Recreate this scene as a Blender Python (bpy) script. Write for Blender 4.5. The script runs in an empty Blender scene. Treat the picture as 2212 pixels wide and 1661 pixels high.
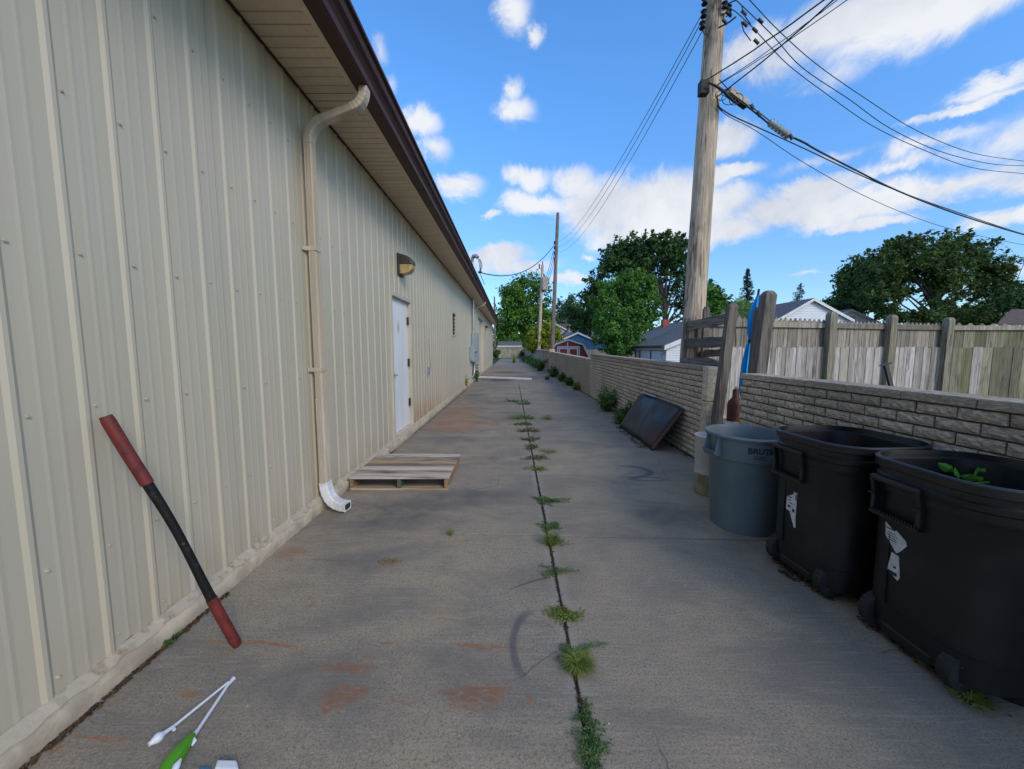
import bpy, math, random
import numpy as np
from mathutils import Vector, Matrix
random.seed(7); R = math.radians
S = bpy.context.scene; COL = S.collection
# ------------------------------------------------------------ camera, sky, sun, exposure
TH = math.atan(76.5/820.0); CT, ST = math.cos(TH), math.sin(TH); EYE = 1.5
cam = bpy.data.cameras.new('camera'); camo = bpy.data.objects.new('camera', cam); COL.objects.link(camo)
cam.sensor_width = 36; cam.lens = 820/2212*36; cam.clip_end = 3000; cam.clip_start = 0.03
camo.location = (0, 0, EYE); camo.rotation_euler = (R(90)-TH, 0, 0); S.camera = camo
SUN_EL, SUN_AZ = R(32), R(143)         # azimuth from +Y towards +X: behind and to the right
world = bpy.data.worlds.new('World'); S.world = world; world.use_nodes = True
def build_sky():
    nt = world.node_tree; N = nt.nodes; L = nt.links; N.clear()
    out = N.new('ShaderNodeOutputWorld'); bg = N.new('ShaderNodeBackground'); L.new(bg.outputs[0], out.inputs[0])
    bg.inputs['Strength'].default_value = 0.15
    sky = N.new('ShaderNodeTexSky'); sky.sky_type = 'NISHITA'; sky.sun_disc = False
    sky.sun_elevation = SUN_EL; sky.sun_rotation = SUN_AZ; sky.dust_density = 0.4; sky.ozone_density = 2.2; sky.air_density = 1.0
    tc = N.new('ShaderNodeTexCoord')
    def mth(op, a, b=None, c=None, clamp=False):
        n = N.new('ShaderNodeMath'); n.operation = op; n.use_clamp = clamp
        for i, v in enumerate((a, b, c)):
            if v is None: continue
            if isinstance(v, (int, float)): n.inputs[i].default_value = v
            else: L.new(v, n.inputs[i])
        return n.outputs[0]
    sep = N.new('ShaderNodeSeparateXYZ'); L.new(tc.outputs['Generated'], sep.inputs[0])
    az = mth('ARCTAN2', sep.outputs[0], sep.outputs[1]); el = mth('ARCSINE', sep.outputs[2])
    cmb = N.new('ShaderNodeCombineXYZ'); L.new(az, cmb.inputs[0]); L.new(el, cmb.inputs[1])
    blobs = []
    def B(x, y, rx, ry, w=1.0):       # centre of a cloud as seen in the sky, turned into azimuth and elevation
        X = (x-1106)/820; U = (830.5-y)/820
        d = Vector((X, CT+U*ST, U*CT-ST)); d.normalize()
        a = math.atan2(d.x, d.y); e = math.asin(d.z); k = 1/(1+X*X+U*U)**.5
        blobs.append((a, e, rx/820*k*(1+.35*abs(X)), ry/820*k, w))
    for t in [(1115,18,46,40,.75),(1158,72,26,20,.75),(1115,195,28,28,.55),(1118,248,52,26,.7),
              (912,262,45,32,1),(935,330,40,30,.85),(985,402,62,22,1),(815,115,20,30,.6),(835,180,20,30,.6),
              (1140,382,55,24,1),(1230,385,60,30,1),(1160,440,75,26,1.1),(1290,450,110,55,1.25),(1400,430,120,60,1.25),(1430,490,150,50,1.1),(1560,500,80,28,1),
              (1560,440,60,40,1),(1330,520,60,20,.7),(1585,366,50,18,1),(1585,295,45,28,.85),(1062,466,26,10,.9),
              (1085,550,70,22,1),(1120,575,90,16,.9),(1015,560,30,14,.7),(1230,605,50,12,.9),(1275,560,18,8,.6),
              (1750,410,75,30,1.1),(1700,450,95,32,1.15),(1830,445,100,36,1.1),(1770,460,140,28,1),(1885,483,52,15,1.05),
              (1610,120,60,40,.9),(1660,95,60,30,.7),(1790,70,110,50,1),(1900,30,170,50,1),(2060,20,160,50,.8),(1700,130,80,40,.7),(1800,160,60,30,.55),
              (2150,175,60,20,.7),(2080,225,90,12,.75),(2180,300,60,40,.6),(2020,300,80,18,.6),(2050,395,140,36,.95),(2190,380,80,30,.9),(2190,455,60,22,1),
              (1950,350,90,18,.6),(1800,340,90,14,.5),(1730,592,30,6,.6),(2205,590,40,20,.4)]: B(*t)
    ns = N.new('ShaderNodeTexNoise'); ns.inputs['Scale'].default_value = 7.5; ns.inputs['Detail'].default_value = 10; ns.inputs['Roughness'].default_value = .66; ns.inputs['Distortion'].default_value = .35
    L.new(tc.outputs['Generated'], ns.inputs['Vector'])
    n2 = N.new('ShaderNodeTexNoise'); n2.inputs['Scale'].default_value = 3.1; n2.inputs['Detail'].default_value = 5; L.new(tc.outputs['Generated'], n2.inputs['Vector'])
    wob = N.new('ShaderNodeVectorMath'); wob.operation = 'MULTIPLY_ADD'; L.new(ns.outputs['Color'], wob.inputs[0]); wob.inputs[1].default_value = (.11, .09, 0)
    off = N.new('ShaderNodeVectorMath'); off.operation = 'SUBTRACT'; L.new(cmb.outputs[0], off.inputs[0]); off.inputs[1].default_value = (.055, .045, 0)
    L.new(off.outputs[0], wob.inputs[2]); acc = None; low = None
    for (a, e, ra, re, w) in blobs:
        sx, sy = 1/(ra*1.38), 1/(re*1.38); m = N.new('ShaderNodeVectorMath'); m.operation = 'MULTIPLY_ADD'; L.new(wob.outputs[0], m.inputs[0])
        m.inputs[1].default_value = (sx, sy, 0); m.inputs[2].default_value = (-a*sx, -e*sy, 0)
        ln = N.new('ShaderNodeVectorMath'); ln.operation = 'LENGTH'; L.new(m.outputs[0], ln.inputs[0])
        v = mth('MULTIPLY_ADD', ln.outputs['Value'], -w, w)
        acc = v if acc is None else mth('SMOOTH_MAX', acc, v, .25)
    # past the listed clouds the sky goes on with the same kind of scattered clouds
    mo = N.new('ShaderNodeMapRange'); L.new(mth('MAXIMUM', mth('ABSOLUTE', az), mth('ADD', el, .25)), mo.inputs[0]); mo.inputs[1].default_value = 1.0; mo.inputs[2].default_value = 1.2
    n3 = N.new('ShaderNodeTexNoise'); n3.inputs['Scale'].default_value = 4; n3.inputs['Detail'].default_value = 2; L.new(tc.outputs['Generated'], n3.inputs['Vector'])
    acc = mth('MAXIMUM', acc, mth('MULTIPLY', mo.outputs[0], mth('MULTIPLY', mth('SUBTRACT', n3.outputs['Fac'], .44, clamp=True), 4)))
    dens = mth('ADD', acc, mth('MULTIPLY', mth('SUBTRACT', ns.outputs['Fac'], .475), 1.6))
    mr = N.new('ShaderNodeMapRange'); mr.interpolation_type = 'SMOOTHSTEP'; L.new(dens, mr.inputs[0]); mr.inputs[1].default_value = .02; mr.inputs[2].default_value = .78
    fac = mth('MULTIPLY', mr.outputs[0], mth('MULTIPLY', acc, 3.2, clamp=True))
    fac = mth('MULTIPLY', fac, .93)
    cc = N.new('ShaderNodeValToRGB'); L.new(mth('ADD', mth('MULTIPLY', n2.outputs['Fac'], .9), mth('MULTIPLY', ns.outputs['Fac'], .35)), cc.inputs[0])
    cc.color_ramp.elements[0].position = .45; cc.color_ramp.elements[0].color = (.62*6.3, .66*6.3, .75*6.3, 1)
    cc.color_ramp.elements[1].position = .68; cc.color_ramp.elements[1].color = (.97*6.3, .98*6.3, 1.0*6.3, 1)
    tint = N.new('ShaderNodeMix'); tint.data_type = 'RGBA'; tint.blend_type = 'MULTIPLY'; tint.inputs[0].default_value = 1
    L.new(sky.outputs[0], tint.inputs[6])
    tm = N.new('ShaderNodeMapRange'); tm.interpolation_type = 'SMOOTHSTEP'; L.new(el, tm.inputs[0]); tm.inputs[1].default_value = .02; tm.inputs[2].default_value = .65
    tv = N.new('ShaderNodeMix'); tv.data_type = 'RGBA'; L.new(tm.outputs[0], tv.inputs[0]); tv.inputs[6].default_value = (.82, 1.06, 1.32, 1); tv.inputs[7].default_value = (.88, 1.58, 2.15, 1)
    L.new(tv.outputs[2], tint.inputs[7])
    mx = N.new('ShaderNodeMix'); mx.data_type = 'RGBA'; L.new(fac, mx.inputs[0]); L.new(tint.outputs[2], mx.inputs[6]); L.new(cc.outputs[0], mx.inputs[7])
    L.new(mx.outputs[2], bg.inputs[0])
build_sky(); world.cycles.sampling_method = 'MANUAL'; world.cycles.sample_map_resolution = 512
sd = bpy.data.lights.new('sun', 'SUN'); sd.energy = 1.9; sd.angle = R(20); sd.color = (1, .85, .66)
so = bpy.data.objects.new('sun', sd); COL.objects.link(so)
sv = Vector((math.sin(SUN_AZ)*math.cos(SUN_EL), math.cos(SUN_AZ)*math.cos(SUN_EL), math.sin(SUN_EL)))
so.rotation_euler = sv.to_track_quat('Z', 'Y').to_euler()
S.view_settings.view_transform = 'Standard'; S.view_settings.look = 'None'; S.view_settings.exposure = 0.0; S.view_settings.gamma = 1
S.render.engine = 'CYCLES'; S.cycles.max_bounces = 6; S.cycles.diffuse_bounces = 3; S.cycles.glossy_bounces = 3
# ------------------------------------------------------------ helpers
def P(x, y, c):                       # a point at forward distance c
    X = (x-1106)/820*c; u = (830.5-y)/820*c
    return Vector((X, c*CT+u*ST, EYE+u*CT-c*ST))
def G(x, y, z=0.0):                   # on a horizontal plane
    k = (830.5-y)/820*CT-ST; return P(x, y, (z-EYE)/k)
def PX(x, y, X): return P(x, y, X*820/(x-1106))   # on a plane of constant X
def link(o, parent=None):
    COL.objects.link(o)
    if parent is not None:
        o.parent = parent
        if not parent.get('_local'): o.location = -Vector(parent.get('_w', (0, 0, 0)))
    return o
def tag(o, label=None, cat=None, group=None, kind=None):
    if label: o['label'] = label
    if cat: o['category'] = cat
    if group: o['group'] = group
    if kind: o['kind'] = kind
    return o
def thing(name, label, cat, loc=(0, 0, 0), group=None, rz=None, kind=None):
    o = bpy.data.objects.new(name, None); COL.objects.link(o); o.location = loc; o.empty_display_size = .1
    if rz is not None: o.rotation_euler = (0, 0, rz); o['_local'] = 1
    else: o['_w'] = tuple(loc)
    return tag(o, label, cat, group, kind)
class MB:
    def __init__(s): s.v = []; s.f = []; s.smooth = False
    def add(s, vs, fs):
        n = len(s.v); s.v += [tuple(v) for v in vs]; s.f += [tuple(i+n for i in f) for f in fs]; return s
    def box(s, a, b):
        (x0, y0, z0), (x1, y1, z1) = a, b
        return s.add([(x0,y0,z0),(x1,y0,z0),(x1,y1,z0),(x0,y1,z0),(x0,y0,z1),(x1,y0,z1),(x1,y1,z1),(x0,y1,z1)],
                     [(0,3,2,1),(4,5,6,7),(0,1,5,4),(1,2,6,5),(2,3,7,6),(3,0,4,7)])
    def beam(s, p, q, w, d, side=(1, 0, 0)):    # w along side, d across
        p, q = Vector(p), Vector(q); t = (q-p).normalized(); u = Vector(side); u = (u-t*u.dot(t)).normalized(); v = t.cross(u)
        vs = [b+u*(w/2*i)+v*(d/2*j) for b in (p, q) for i, j in ((-1,-1),(1,-1),(1,1),(-1,1))]
        return s.add(vs, [(3,2,1,0),(4,5,6,7),(0,1,5,4),(1,2,6,5),(2,3,7,6),(3,0,4,7)])
    def tube(s, pts, r, n=8, caps=True):
        pts = [Vector(p) for p in pts]; rs = r if isinstance(r, (list, tuple)) else [r]*len(pts); vs = []; u = None
        for i, p in enumerate(pts):
            t = (pts[min(i+1, len(pts)-1)]-pts[max(i-1, 0)]).normalized()
            if u is None: u = Vector((1, 0, 0)) if abs(t.x) < .8 else Vector((0, 1, 0))
            u = (u-t*u.dot(t)).normalized(); w = t.cross(u)
            vs += [p+(u*math.cos(2*math.pi*k/n)+w*math.sin(2*math.pi*k/n))*rs[i] for k in range(n)]
        fs = [(i*n+k, i*n+(k+1) % n, (i+1)*n+(k+1) % n, (i+1)*n+k) for i in range(len(pts)-1) for k in range(n)]
        if caps: fs += [tuple(range(n-1, -1, -1)), tuple((len(pts)-1)*n+k for k in range(n))]
        s.smooth = True
        return s.add(vs, fs)
    def loft(s, rings, cap0=False, cap1=False, closed=True):
        n = len(rings[0]); vs = [v for r in rings for v in r]
        m = n if closed else n-1
        fs = [(i*n+k, i*n+(k+1) % n, (i+1)*n+(k+1) % n, (i+1)*n+k) for i in range(len(rings)-1) for k in range(m)]
        if cap0: fs.append(tuple(range(n-1, -1, -1)))
        if cap1: fs.append(tuple((len(rings)-1)*n+k for k in range(n)))
        return s.add(vs, fs)
    def lathe(s, prof, c=(0, 0, 0), n=24):
        s.smooth = True
        return s.loft([[(c[0]+r*math.cos(2*math.pi*k/n), c[1]+r*math.sin(2*math.pi*k/n), c[2]+z) for k in range(n)] for r, z in prof], True, True)
    def prism(s, poly, d):            # poly of 3d points, thickness vector d
        d = Vector(d); n = len(poly); vs = [Vector(p) for p in poly]+[Vector(p)+d for p in poly]
        return s.add(vs, [tuple(range(n-1, -1, -1)), tuple(range(n, 2*n))]+[(k, (k+1) % n, n+(k+1) % n, n+k) for k in range(n)])
    def mesh(s, name):
        me = bpy.data.meshes.new(name); me.from_pydata(s.v, [], s.f); me.update()
        return me
    def build(s, name, mat, parent=None, bevel=0, smooth=None, kind=None, label=None, recalc=True):
        me = s.mesh(name)
        if recalc:
            import bmesh
            bm = bmesh.new(); bm.from_mesh(me); bmesh.ops.recalc_face_normals(bm, faces=bm.faces); bm.to_mesh(me); bm.free()
        me.materials.append(mat); o = bpy.data.objects.new(name, me); link(o, parent)
        if s.smooth if smooth is None else smooth:
            me.polygons.foreach_set('use_smooth', [True]*len(me.polygons))
            try: me.set_sharp_from_angle(angle=R(40))
            except Exception: pass
        if bevel:
            b = o.modifiers.new('bevel', 'BEVEL'); b.width = bevel; b.segments = 2; b.limit_method = 'ANGLE'; b.angle_limit = R(40)
        if kind: o['kind'] = kind
        if label: o['label'] = label
        return o
def inst(name, me, parent, loc, rot=(0, 0, 0), scale=(1, 1, 1)):
    o = bpy.data.objects.new(name, me); COL.objects.link(o); o.parent = parent
    w = Vector(parent.get('_w', (0, 0, 0))) if not parent.get('_local') else Vector((0, 0, 0))
    if parent.type == 'MESH': w = Vector((0, 0, 0))
    o.location = Vector(loc)-w; o.rotation_euler = rot; o.scale = scale; return o
# ------------------------------------------------------------ materials
class NT:
    def __init__(s, name):
        s.m = bpy.data.materials.new(name); s.m.use_nodes = True; s.t = s.m.node_tree; s.N = s.t.nodes; s.L = s.t.links
        s.b = s.N['Principled BSDF']; s.geo = s.N.new('ShaderNodeNewGeometry').outputs['Position']; s.oi = s.N.new('ShaderNodeObjectInfo').outputs['Random']
    def mth(s, op, a, b=None, clamp=False):
        n = s.N.new('ShaderNodeMath'); n.operation = op; n.use_clamp = clamp
        for i, v in enumerate((a, b)):
            if v is None: continue
            if isinstance(v, (int, float)): n.inputs[i].default_value = v
            else: s.L.new(v, n.inputs[i])
        return n.outputs[0]
    def noise(s, scale=1, stretch=(1, 1, 1), detail=4, rough=.55, vec=None, dist=0, rnd=0):
        m = s.N.new('ShaderNodeMapping'); s.L.new(vec or s.geo, m.inputs[0]); m.inputs['Scale'].default_value = stretch
        v = m.outputs[0]
        if rnd:
            c = s.N.new('ShaderNodeVectorMath'); c.operation = 'MULTIPLY_ADD'; s.L.new(s.oi, c.inputs[0]); c.inputs[1].default_value = (rnd*3, rnd*7, rnd*5); s.L.new(v, c.inputs[2]); v = c.outputs[0]
        n = s.N.new('ShaderNodeTexNoise'); n.inputs['Scale'].default_value = scale; n.inputs['Detail'].default_value = detail
        n.inputs['Roughness'].default_value = rough; n.inputs['Distortion'].default_value = dist; s.L.new(v, n.inputs['Vector']); return n.outputs['Fac']
    def ramp(s, f, lo, hi, a=0.0, b=1.0):
        n = s.N.new('ShaderNodeMapRange'); n.interpolation_type = 'SMOOTHSTEP'; s.L.new(f, n.inputs[0])
        for i, v in enumerate((lo, hi, a, b)): n.inputs[i+1].default_value = v
        return n.outputs[0]
    def mix(s, f, a, b, blend='MIX'):
        n = s.N.new('ShaderNodeMix'); n.data_type = 'RGBA'; n.blend_type = blend
        if isinstance(f, (int, float)): n.inputs[0].default_value = f
        else: s.L.new(f, n.inputs[0])
        for i, v in ((6, a), (7, b)):
            if isinstance(v, tuple): n.inputs[i].default_value = v+(1,)*(4-len(v))
            else: s.L.new(v, n.inputs[i])
        return n.outputs[2]
    def bright(s, col, f):            # multiply a colour by a value
        n = s.N.new('ShaderNodeVectorMath'); n.operation = 'SCALE'
        if isinstance(col, tuple): n.inputs[0].default_value = col[:3]
        else: s.L.new(col, n.inputs[0])
        s.L.new(f, n.inputs['Scale']); return n.outputs[0]
    def bump(s, h, strength, dist=.01, prev=None):
        n = s.N.new('ShaderNodeBump'); n.inputs['Strength'].default_value = strength; n.inputs['Distance'].default_value = dist; s.L.new(h, n.inputs['Height'])
        if prev: s.L.new(prev, n.inputs['Normal'])
        return n.outputs[0]
    def sepz(s):
        n = s.N.new('ShaderNodeSeparateXYZ'); s.L.new(s.geo, n.inputs[0]); return n.outputs
    def done(s, col, rough=.6, normal=None, metal=0, spec=.5):
        if isinstance(col, tuple): s.b.inputs['Base Color'].default_value = col+(1,)*(4-len(col))
        else: s.L.new(col, s.b.inputs['Base Color'])
        if isinstance(rough, (int, float)): s.b.inputs['Roughness'].default_value = rough
        else: s.L.new(rough, s.b.inputs['Roughness'])
        s.b.inputs['Metallic'].default_value = metal; s.b.inputs['Specular IOR Level'].default_value = spec
        if normal: s.L.new(normal, s.b.inputs['Normal'])
        return s.m
def simple(name, c1, c2=None, scale=8, stretch=(1, 1, 1), rough=.6, bump=.2, bs=60, metal=0, spec=.4, rnd=.15, lo=.35, hi=.65, bd=.004):
    t = NT(name); c2 = c2 or tuple(v*.75 for v in c1)
    col = t.mix(t.ramp(t.noise(scale, stretch, 5, .6, rnd=4), lo, hi), c1, c2)
    f = t.mth('ADD', t.mth('MULTIPLY', t.oi, rnd*2), 1-rnd); col = t.bright(col, f)
    nm = t.bump(t.noise(bs, stretch, 4, .6), bump, bd) if bump else None
    return t.done(col, rough, nm, metal, spec)
def wood(name, c1, c2, axis='z', grain=55, rough=.85, rnd=.25, dirt=(.05, .045, .04), amount=.6, warm=None):
    st = {'x': (.05, 1, 1), 'y': (1, .05, 1), 'z': (1, 1, .05)}[axis]
    t = NT(name); g = t.noise(grain, st, 5, .65, rnd=6, dist=.6); g2 = t.noise(grain*.2, st, 3, .5, rnd=6)
    col = t.mix(t.ramp(g, .35, .68), c1, c2); col = t.mix(t.ramp(g2, .45, .8, 0, .55), col, tuple(v*.6 for v in c2))
    ck = t.noise(grain*.55, tuple(v*.7 if v < 1 else 1 for v in st), 3, .75, rnd=3); col = t.mix(t.ramp(ck, .56, .64, 0, .75), col, dirt)
    kn = t.noise(3.2, tuple(max(v, .3) for v in st), 4, .7, rnd=6); col = t.mix(t.ramp(kn, .6, .74, 0, amount), col, dirt)
    if warm: col = t.mix(t.ramp(t.noise(1.4, st, 2, .5, rnd=9), .5, .7, 0, .5), col, warm)
    col = t.bright(col, t.mth('ADD', t.mth('MULTIPLY', t.oi, rnd*2), 1-rnd))
    return t.done(col, rough, t.bump(g, .55, .004), 0, .2)
def foliage(name, c1, c2, sub=.25, ns=1.2):
    c1, c2 = tuple(v*1.7 for v in c1), tuple(v*1.7 for v in c2)
    t = NT(name); f = t.noise(ns, (1, 1, 1), 3, .6); f2 = t.noise(ns*9, (1, 1, 1), 2, .5)
    col = t.mix(t.ramp(t.mth('ADD', t.mth('MULTIPLY', f, .6), t.mth('MULTIPLY', f2, .4)), .38, .62), c1, c2)
    t.done(col, .6, None, 0, .25)
    tr = t.N.new('ShaderNodeBsdfTranslucent'); t.L.new(t.mix(.5, col, (c2[0]*1.5, c2[1]*1.5, c2[2]*.6)), tr.inputs[0])
    ms = t.N.new('ShaderNodeMixShader'); ms.inputs[0].default_value = sub; t.L.new(t.b.outputs[0], ms.inputs[1]); t.L.new(tr.outputs[0], ms.inputs[2])
    t.L.new(ms.outputs[0], t.N['Material Output'].inputs[0]); return t.m
M = {}
def make_wall_paint():
    t = NT('beige_painted_steel'); xyz = t.sepz(); z = xyz[2]
    n = t.noise(1.2, (1, 1, .25), 4, .6); st = t.noise(14, (1, 1, .04), 4, .6)
    col = t.mix(t.ramp(n, .3, .7), (.525, .45, .325), (.485, .425, .315)); col = t.mix(t.ramp(st, .5, .75, 0, .35), col, (.45, .43, .36))
    low = t.mth('MULTIPLY', t.ramp(z, .5, .12), t.ramp(t.noise(6, (1, 1, .3), 4, .6), .35, .65))
    col = t.mix(t.mth('MULTIPLY', low, .55), col, (.40, .33, .21))
    y = xyz[1]; band = t.mth('MULTIPLY', t.ramp(y, 6.4, 6.9), t.ramp(y, 10.5, 7.8)); rust = t.mth('MULTIPLY', t.ramp(z, .75, .14), t.ramp(t.noise(5, (1, 1, .12), 4, .6), .35, .6))
    col = t.mix(t.mth('MULTIPLY', t.mth('MULTIPLY', band, rust), .75), col, (.36, .17, .06))
    d = t.mth('MULTIPLY', t.ramp(z, 3.1, 3.7), t.ramp(t.noise(9, (1, 1, .1), 4, .6), .42, .7)); col = t.mix(t.mth('MULTIPLY', d, .55), col, (.25, .22, .17))
    return t.done(col, t.ramp(n, .3, .7, .3, .42), t.bump(t.noise(2.5, (1, 1, .6), 3, .5), .25, .01), 0, .6)
M['wall'] = make_wall_paint()
M['beige_trim'] = simple('beige_trim_paint', (.52, .46, .36), (.44, .39, .30), 12, (1, 1, .2), .42, .1, 40, rnd=.04)
M['beige_smooth'] = simple('beige_painted_masonry', (.58, .52, .40), (.50, .45, .35), 3, (1, 1, .4), .55, .15, 60, rnd=.02)
M['soffit'] = simple('tan_soffit', (.72, .56, .40), (.66, .51, .36), 6, (3, 1, 1), .5, .1, 30, rnd=.06)
def make_vent():
    t = NT('perforated_soffit'); v = t.N.new('ShaderNodeTexVoronoi'); v.inputs['Scale'].default_value = 90; v.inputs['Randomness'].default_value = .15; t.L.new(t.geo, v.inputs['Vector'])
    return t.done(t.mix(t.ramp(v.outputs['Distance'], .3, .36), (.2, .16, .12), (.72, .56, .40)), .5)
M['soffit_vent'] = make_vent()
M['gutter'] = simple('dark_brown_gutter', (.062, .026, .021), (.05, .021, .018), 5, rough=.55, bump=.05, spec=.3, rnd=.02)
M['downspout'] = simple('tan_downspout', (.52, .435, .33), (.42, .35, .26), 9, (1, 1, .1), .42, .08, 40, rnd=.04)
M['downspout_white'] = simple('white_worn_downspout', (.72, .72, .72), (.52, .50, .47), 14, (1, 1, .3), .4, .1, 40, rnd=.04)
M['downspout_pale'] = simple('faded_downspout', (.56, .485, .39), (.42, .36, .29), 14, (1, 1, .15), .45, .1, 40, rnd=.04)
M['white_paint'] = simple('white_paint', (.76, .76, .75), (.68, .67, .64), 4, (1, 1, .3), .45, .08, 30, rnd=.04)
M['concrete_curb'] = simple('pale_curb', (.50, .42, .30), (.34, .28, .20), 7, (1, 1, 1), .85, .4, 70)
M['rusty'] = simple('rusty_edge', (.30, .17, .08), (.50, .43, .32), 16, (1, 1, 1), .85, .5, 60, lo=.25, hi=.5)
M['dark_metal'] = simple('dark_bronze_metal', (.025, .022, .02), (.04, .035, .03), 12, rough=.45, bump=.05)
M['black'] = simple('black_rubber', (.018, .018, .018), (.03, .03, .03), 12, rough=.7, bump=.1)
M['hub_grey'] = simple('grey_wheel_hub', (.06, .06, .065), (.04, .04, .045), 20)
M['steel'] = simple('galvanised_steel', (.42, .44, .46), (.32, .34, .36), 12, rough=.4, bump=.05, metal=.7)
M['grey_box'] = simple('grey_enamel', (.30, .35, .38), (.26, .31, .34), 4, rough=.45, bump=.03, rnd=.03)
M['lens'] = simple('yellowed_lens', (.42, .32, .13), (.30, .22, .09), 14, rough=.3, bump=.1)
M['shingle'] = simple('grey_shingles', (.085, .09, .10), (.13, .135, .145), 5, (1, 1, 1), .9, .5, 30, rnd=.05)
M['shingle_brown'] = simple('brown_shingles', (.10, .07, .055), (.07, .05, .04), 5, rough=.9, bump=.5, bs=30)
M['blue_siding'] = simple('blue_siding', (.012, .10, .23), (.010, .085, .20), 2, rough=.5, bump=.05, rnd=.02)
M['white_siding'] = simple('white_siding', (.72, .73, .76), (.66, .67, .7), 2, rough=.5, bump=.03, rnd=.02)
M['grey_siding'] = simple('grey_siding', (.42, .40, .39), (.38, .36, .35), 2, rough=.6, bump=.05, rnd=.02)
M['navy_siding'] = simple('navy_siding', (.05, .065, .095), (.04, .055, .08), 2, rough=.6, bump=.05)
M['red_paint'] = simple('barn_red_paint', (.40, .045, .038), (.33, .04, .032), 5, (1, 1, .3), .6, .1, 30, rnd=.03)
M['red_brick'] = simple('red_brick', (.30, .09, .06), (.22, .07, .05), 12, rough=.9)
M['fence'] = wood('grey_fence_wood', (.38, .325, .265), (.19, .16, .13), 'z', 60, rnd=.35, warm=(.26, .225, .15))
M['fence_green'] = wood('mossy_fence_wood', (.30, .265, .18), (.15, .135, .085), 'z', 60, rnd=.35, warm=(.20, .19, .07))
M['fence_low'] = wood('pale_fence_wood', (.55, .49, .44), (.27, .235, .21), 'z', 60, rnd=.3, warm=(.32, .28, .20))
M['post'] = wood('green_grey_post', (.34, .30, .215), (.17, .145, .105), 'z', 60, rnd=.12)
M['old_wood'] = wood('old_grey_board', (.22, .19, .165), (.10, .088, .077), 'y', 40, rnd=.15)
M['old_wood_z'] = wood('old_grey_upright', (.23, .20, .165), (.12, .10, .085), 'z', 40, rnd=.15)
M['pole'] = wood('utility_pole_wood', (.62, .49, .36), (.32, .25, .18), 'z', 38, rnd=.03, dirt=(.07, .05, .035), amount=.95)
M['pole_far'] = wood('dark_pole_wood', (.26, .20, .17), (.15, .12, .10), 'z', 30, rnd=.1)
M['pallet'] = wood('pallet_wood', (.44, .34, .24), (.24, .17, .11), 'x', 45, rnd=.3)
M['pallet_pale'] = wood('pale_pallet_wood', (.55, .50, .45), (.40, .34, .28), 'x', 45, rnd=.1)
M['stringer'] = wood('pallet_stringer_wood', (.36, .24, .14), (.18, .11, .06), 'y', 45, rnd=.15)
M['green_wood'] = simple('green_stained_wood', (.05, .14, .09), (.12, .10, .06), 20, rough=.8)
M['tan_masonry'] = simple('tan_stained_masonry', (.50, .42, .29), (.30, .25, .18), 2.2, (1, 1, .35), .9, .3, 20)
M['block'] = simple('rough_grey_block', (.66, .55, .40), (.42, .35, .255), 22, rough=.95, bump=.9, bs=120, bd=.008)
M['mortar'] = simple('dark_mortar', (.07, .06, .045), (.10, .085, .065), 10, rough=.95, bump=.4)
def make_brick():
    t = NT('split_face_brick'); n = t.noise(30, (1, 1, 3.5), 5, .65, dist=.4); big = t.noise(1.3, (1, 1, 1), 3, .5); rows = t.noise(7, (1, .5, 2), 3, .5)
    col = t.mix(t.ramp(n, .38, .66), (.34, .265, .18), (.68, .56, .42)); col = t.mix(t.ramp(big, .45, .7, 0, .35), col, (.22, .19, .15))
    col = t.mix(t.ramp(rows, .5, .75, 0, .3), col, (.55, .45, .31))
    z = t.sepz()[2]; col = t.mix(t.mth('MULTIPLY', t.ramp(z, 1.05, 1.3), .35), col, (.11, .10, .085))
    col = t.bright(col, t.mth('ADD', t.mth('MULTIPLY', t.oi, .24), .88))
    return t.done(col, .95, t.bump(n, .7, .010), 0, .2)
M['brick'] = make_brick()
M['soil'] = simple('dark_soil', (.05, .042, .032), (.09, .075, .055), 14, rough=.95, bump=.8, bs=60, bd=.01)
def make_grass_ground():
    t = NT('lawn_ground'); n = t.noise(.35, detail=5); g = t.noise(18, detail=3)
    return t.done(t.mix(t.ramp(g, .35, .65), t.mix(t.ramp(n, .4, .6), (.045, .075, .022), (.09, .085, .05)), (.03, .05, .018)), .95, t.bump(g, .8, .02), 0, .1)
M['lawn'] = make_grass_ground()
M['bin'] = simple('black_bin_plastic', (.007, .007, .008), (.024, .0225, .021), 4, rough=.45, lo=.45, hi=.85, bump=.12, bs=200, spec=.5, rnd=.02, bd=.002)
M['can'] = simple('blue_grey_can_plastic', (.125, .17, .19), (.10, .14, .158), 5, (1, 1, .4), .5, .12, 90, spec=.4, rnd=.02)
M['bucket'] = simple('milky_plastic', (.50, .50, .48), (.42, .41, .37), 5, rough=.45, bump=.05, rnd=.03)
M['bucket_dirty'] = simple('dirty_bucket_plastic', (.34, .31, .23), (.22, .17, .10), 9, (1, 1, .5), .6, .1)
M['bar_red'] = simple('dull_red_paint', (.15, .02, .016), (.06, .012, .010), 30, (1, 1, .5), .6, .3, 60, rnd=.03, lo=.45, hi=.72)
M['bar_black'] = simple('black_chipped_paint', (.007, .0065, .007), (.035, .02, .015), 30, rough=.6, bump=.3, lo=.5, hi=.75, spec=.25)
M['tool_white'] = simple('white_plastic', (.66, .69, .76), (.6, .63, .7), 10, rough=.4, bump=0)
M['tool_green'] = simple('lime_green_plastic', (.10, .38, .01), (.08, .32, .01), 10, rough=.35, bump=.05)
M['blue_plastic'] = simple('blue_plastic', (.05, .16, .28), (.04, .12, .2), 10, rough=.5)
M['cylinder'] = simple('rust_brown_paint', (.13, .04, .025), (.09, .03, .02), 8, rough=.6)
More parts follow.
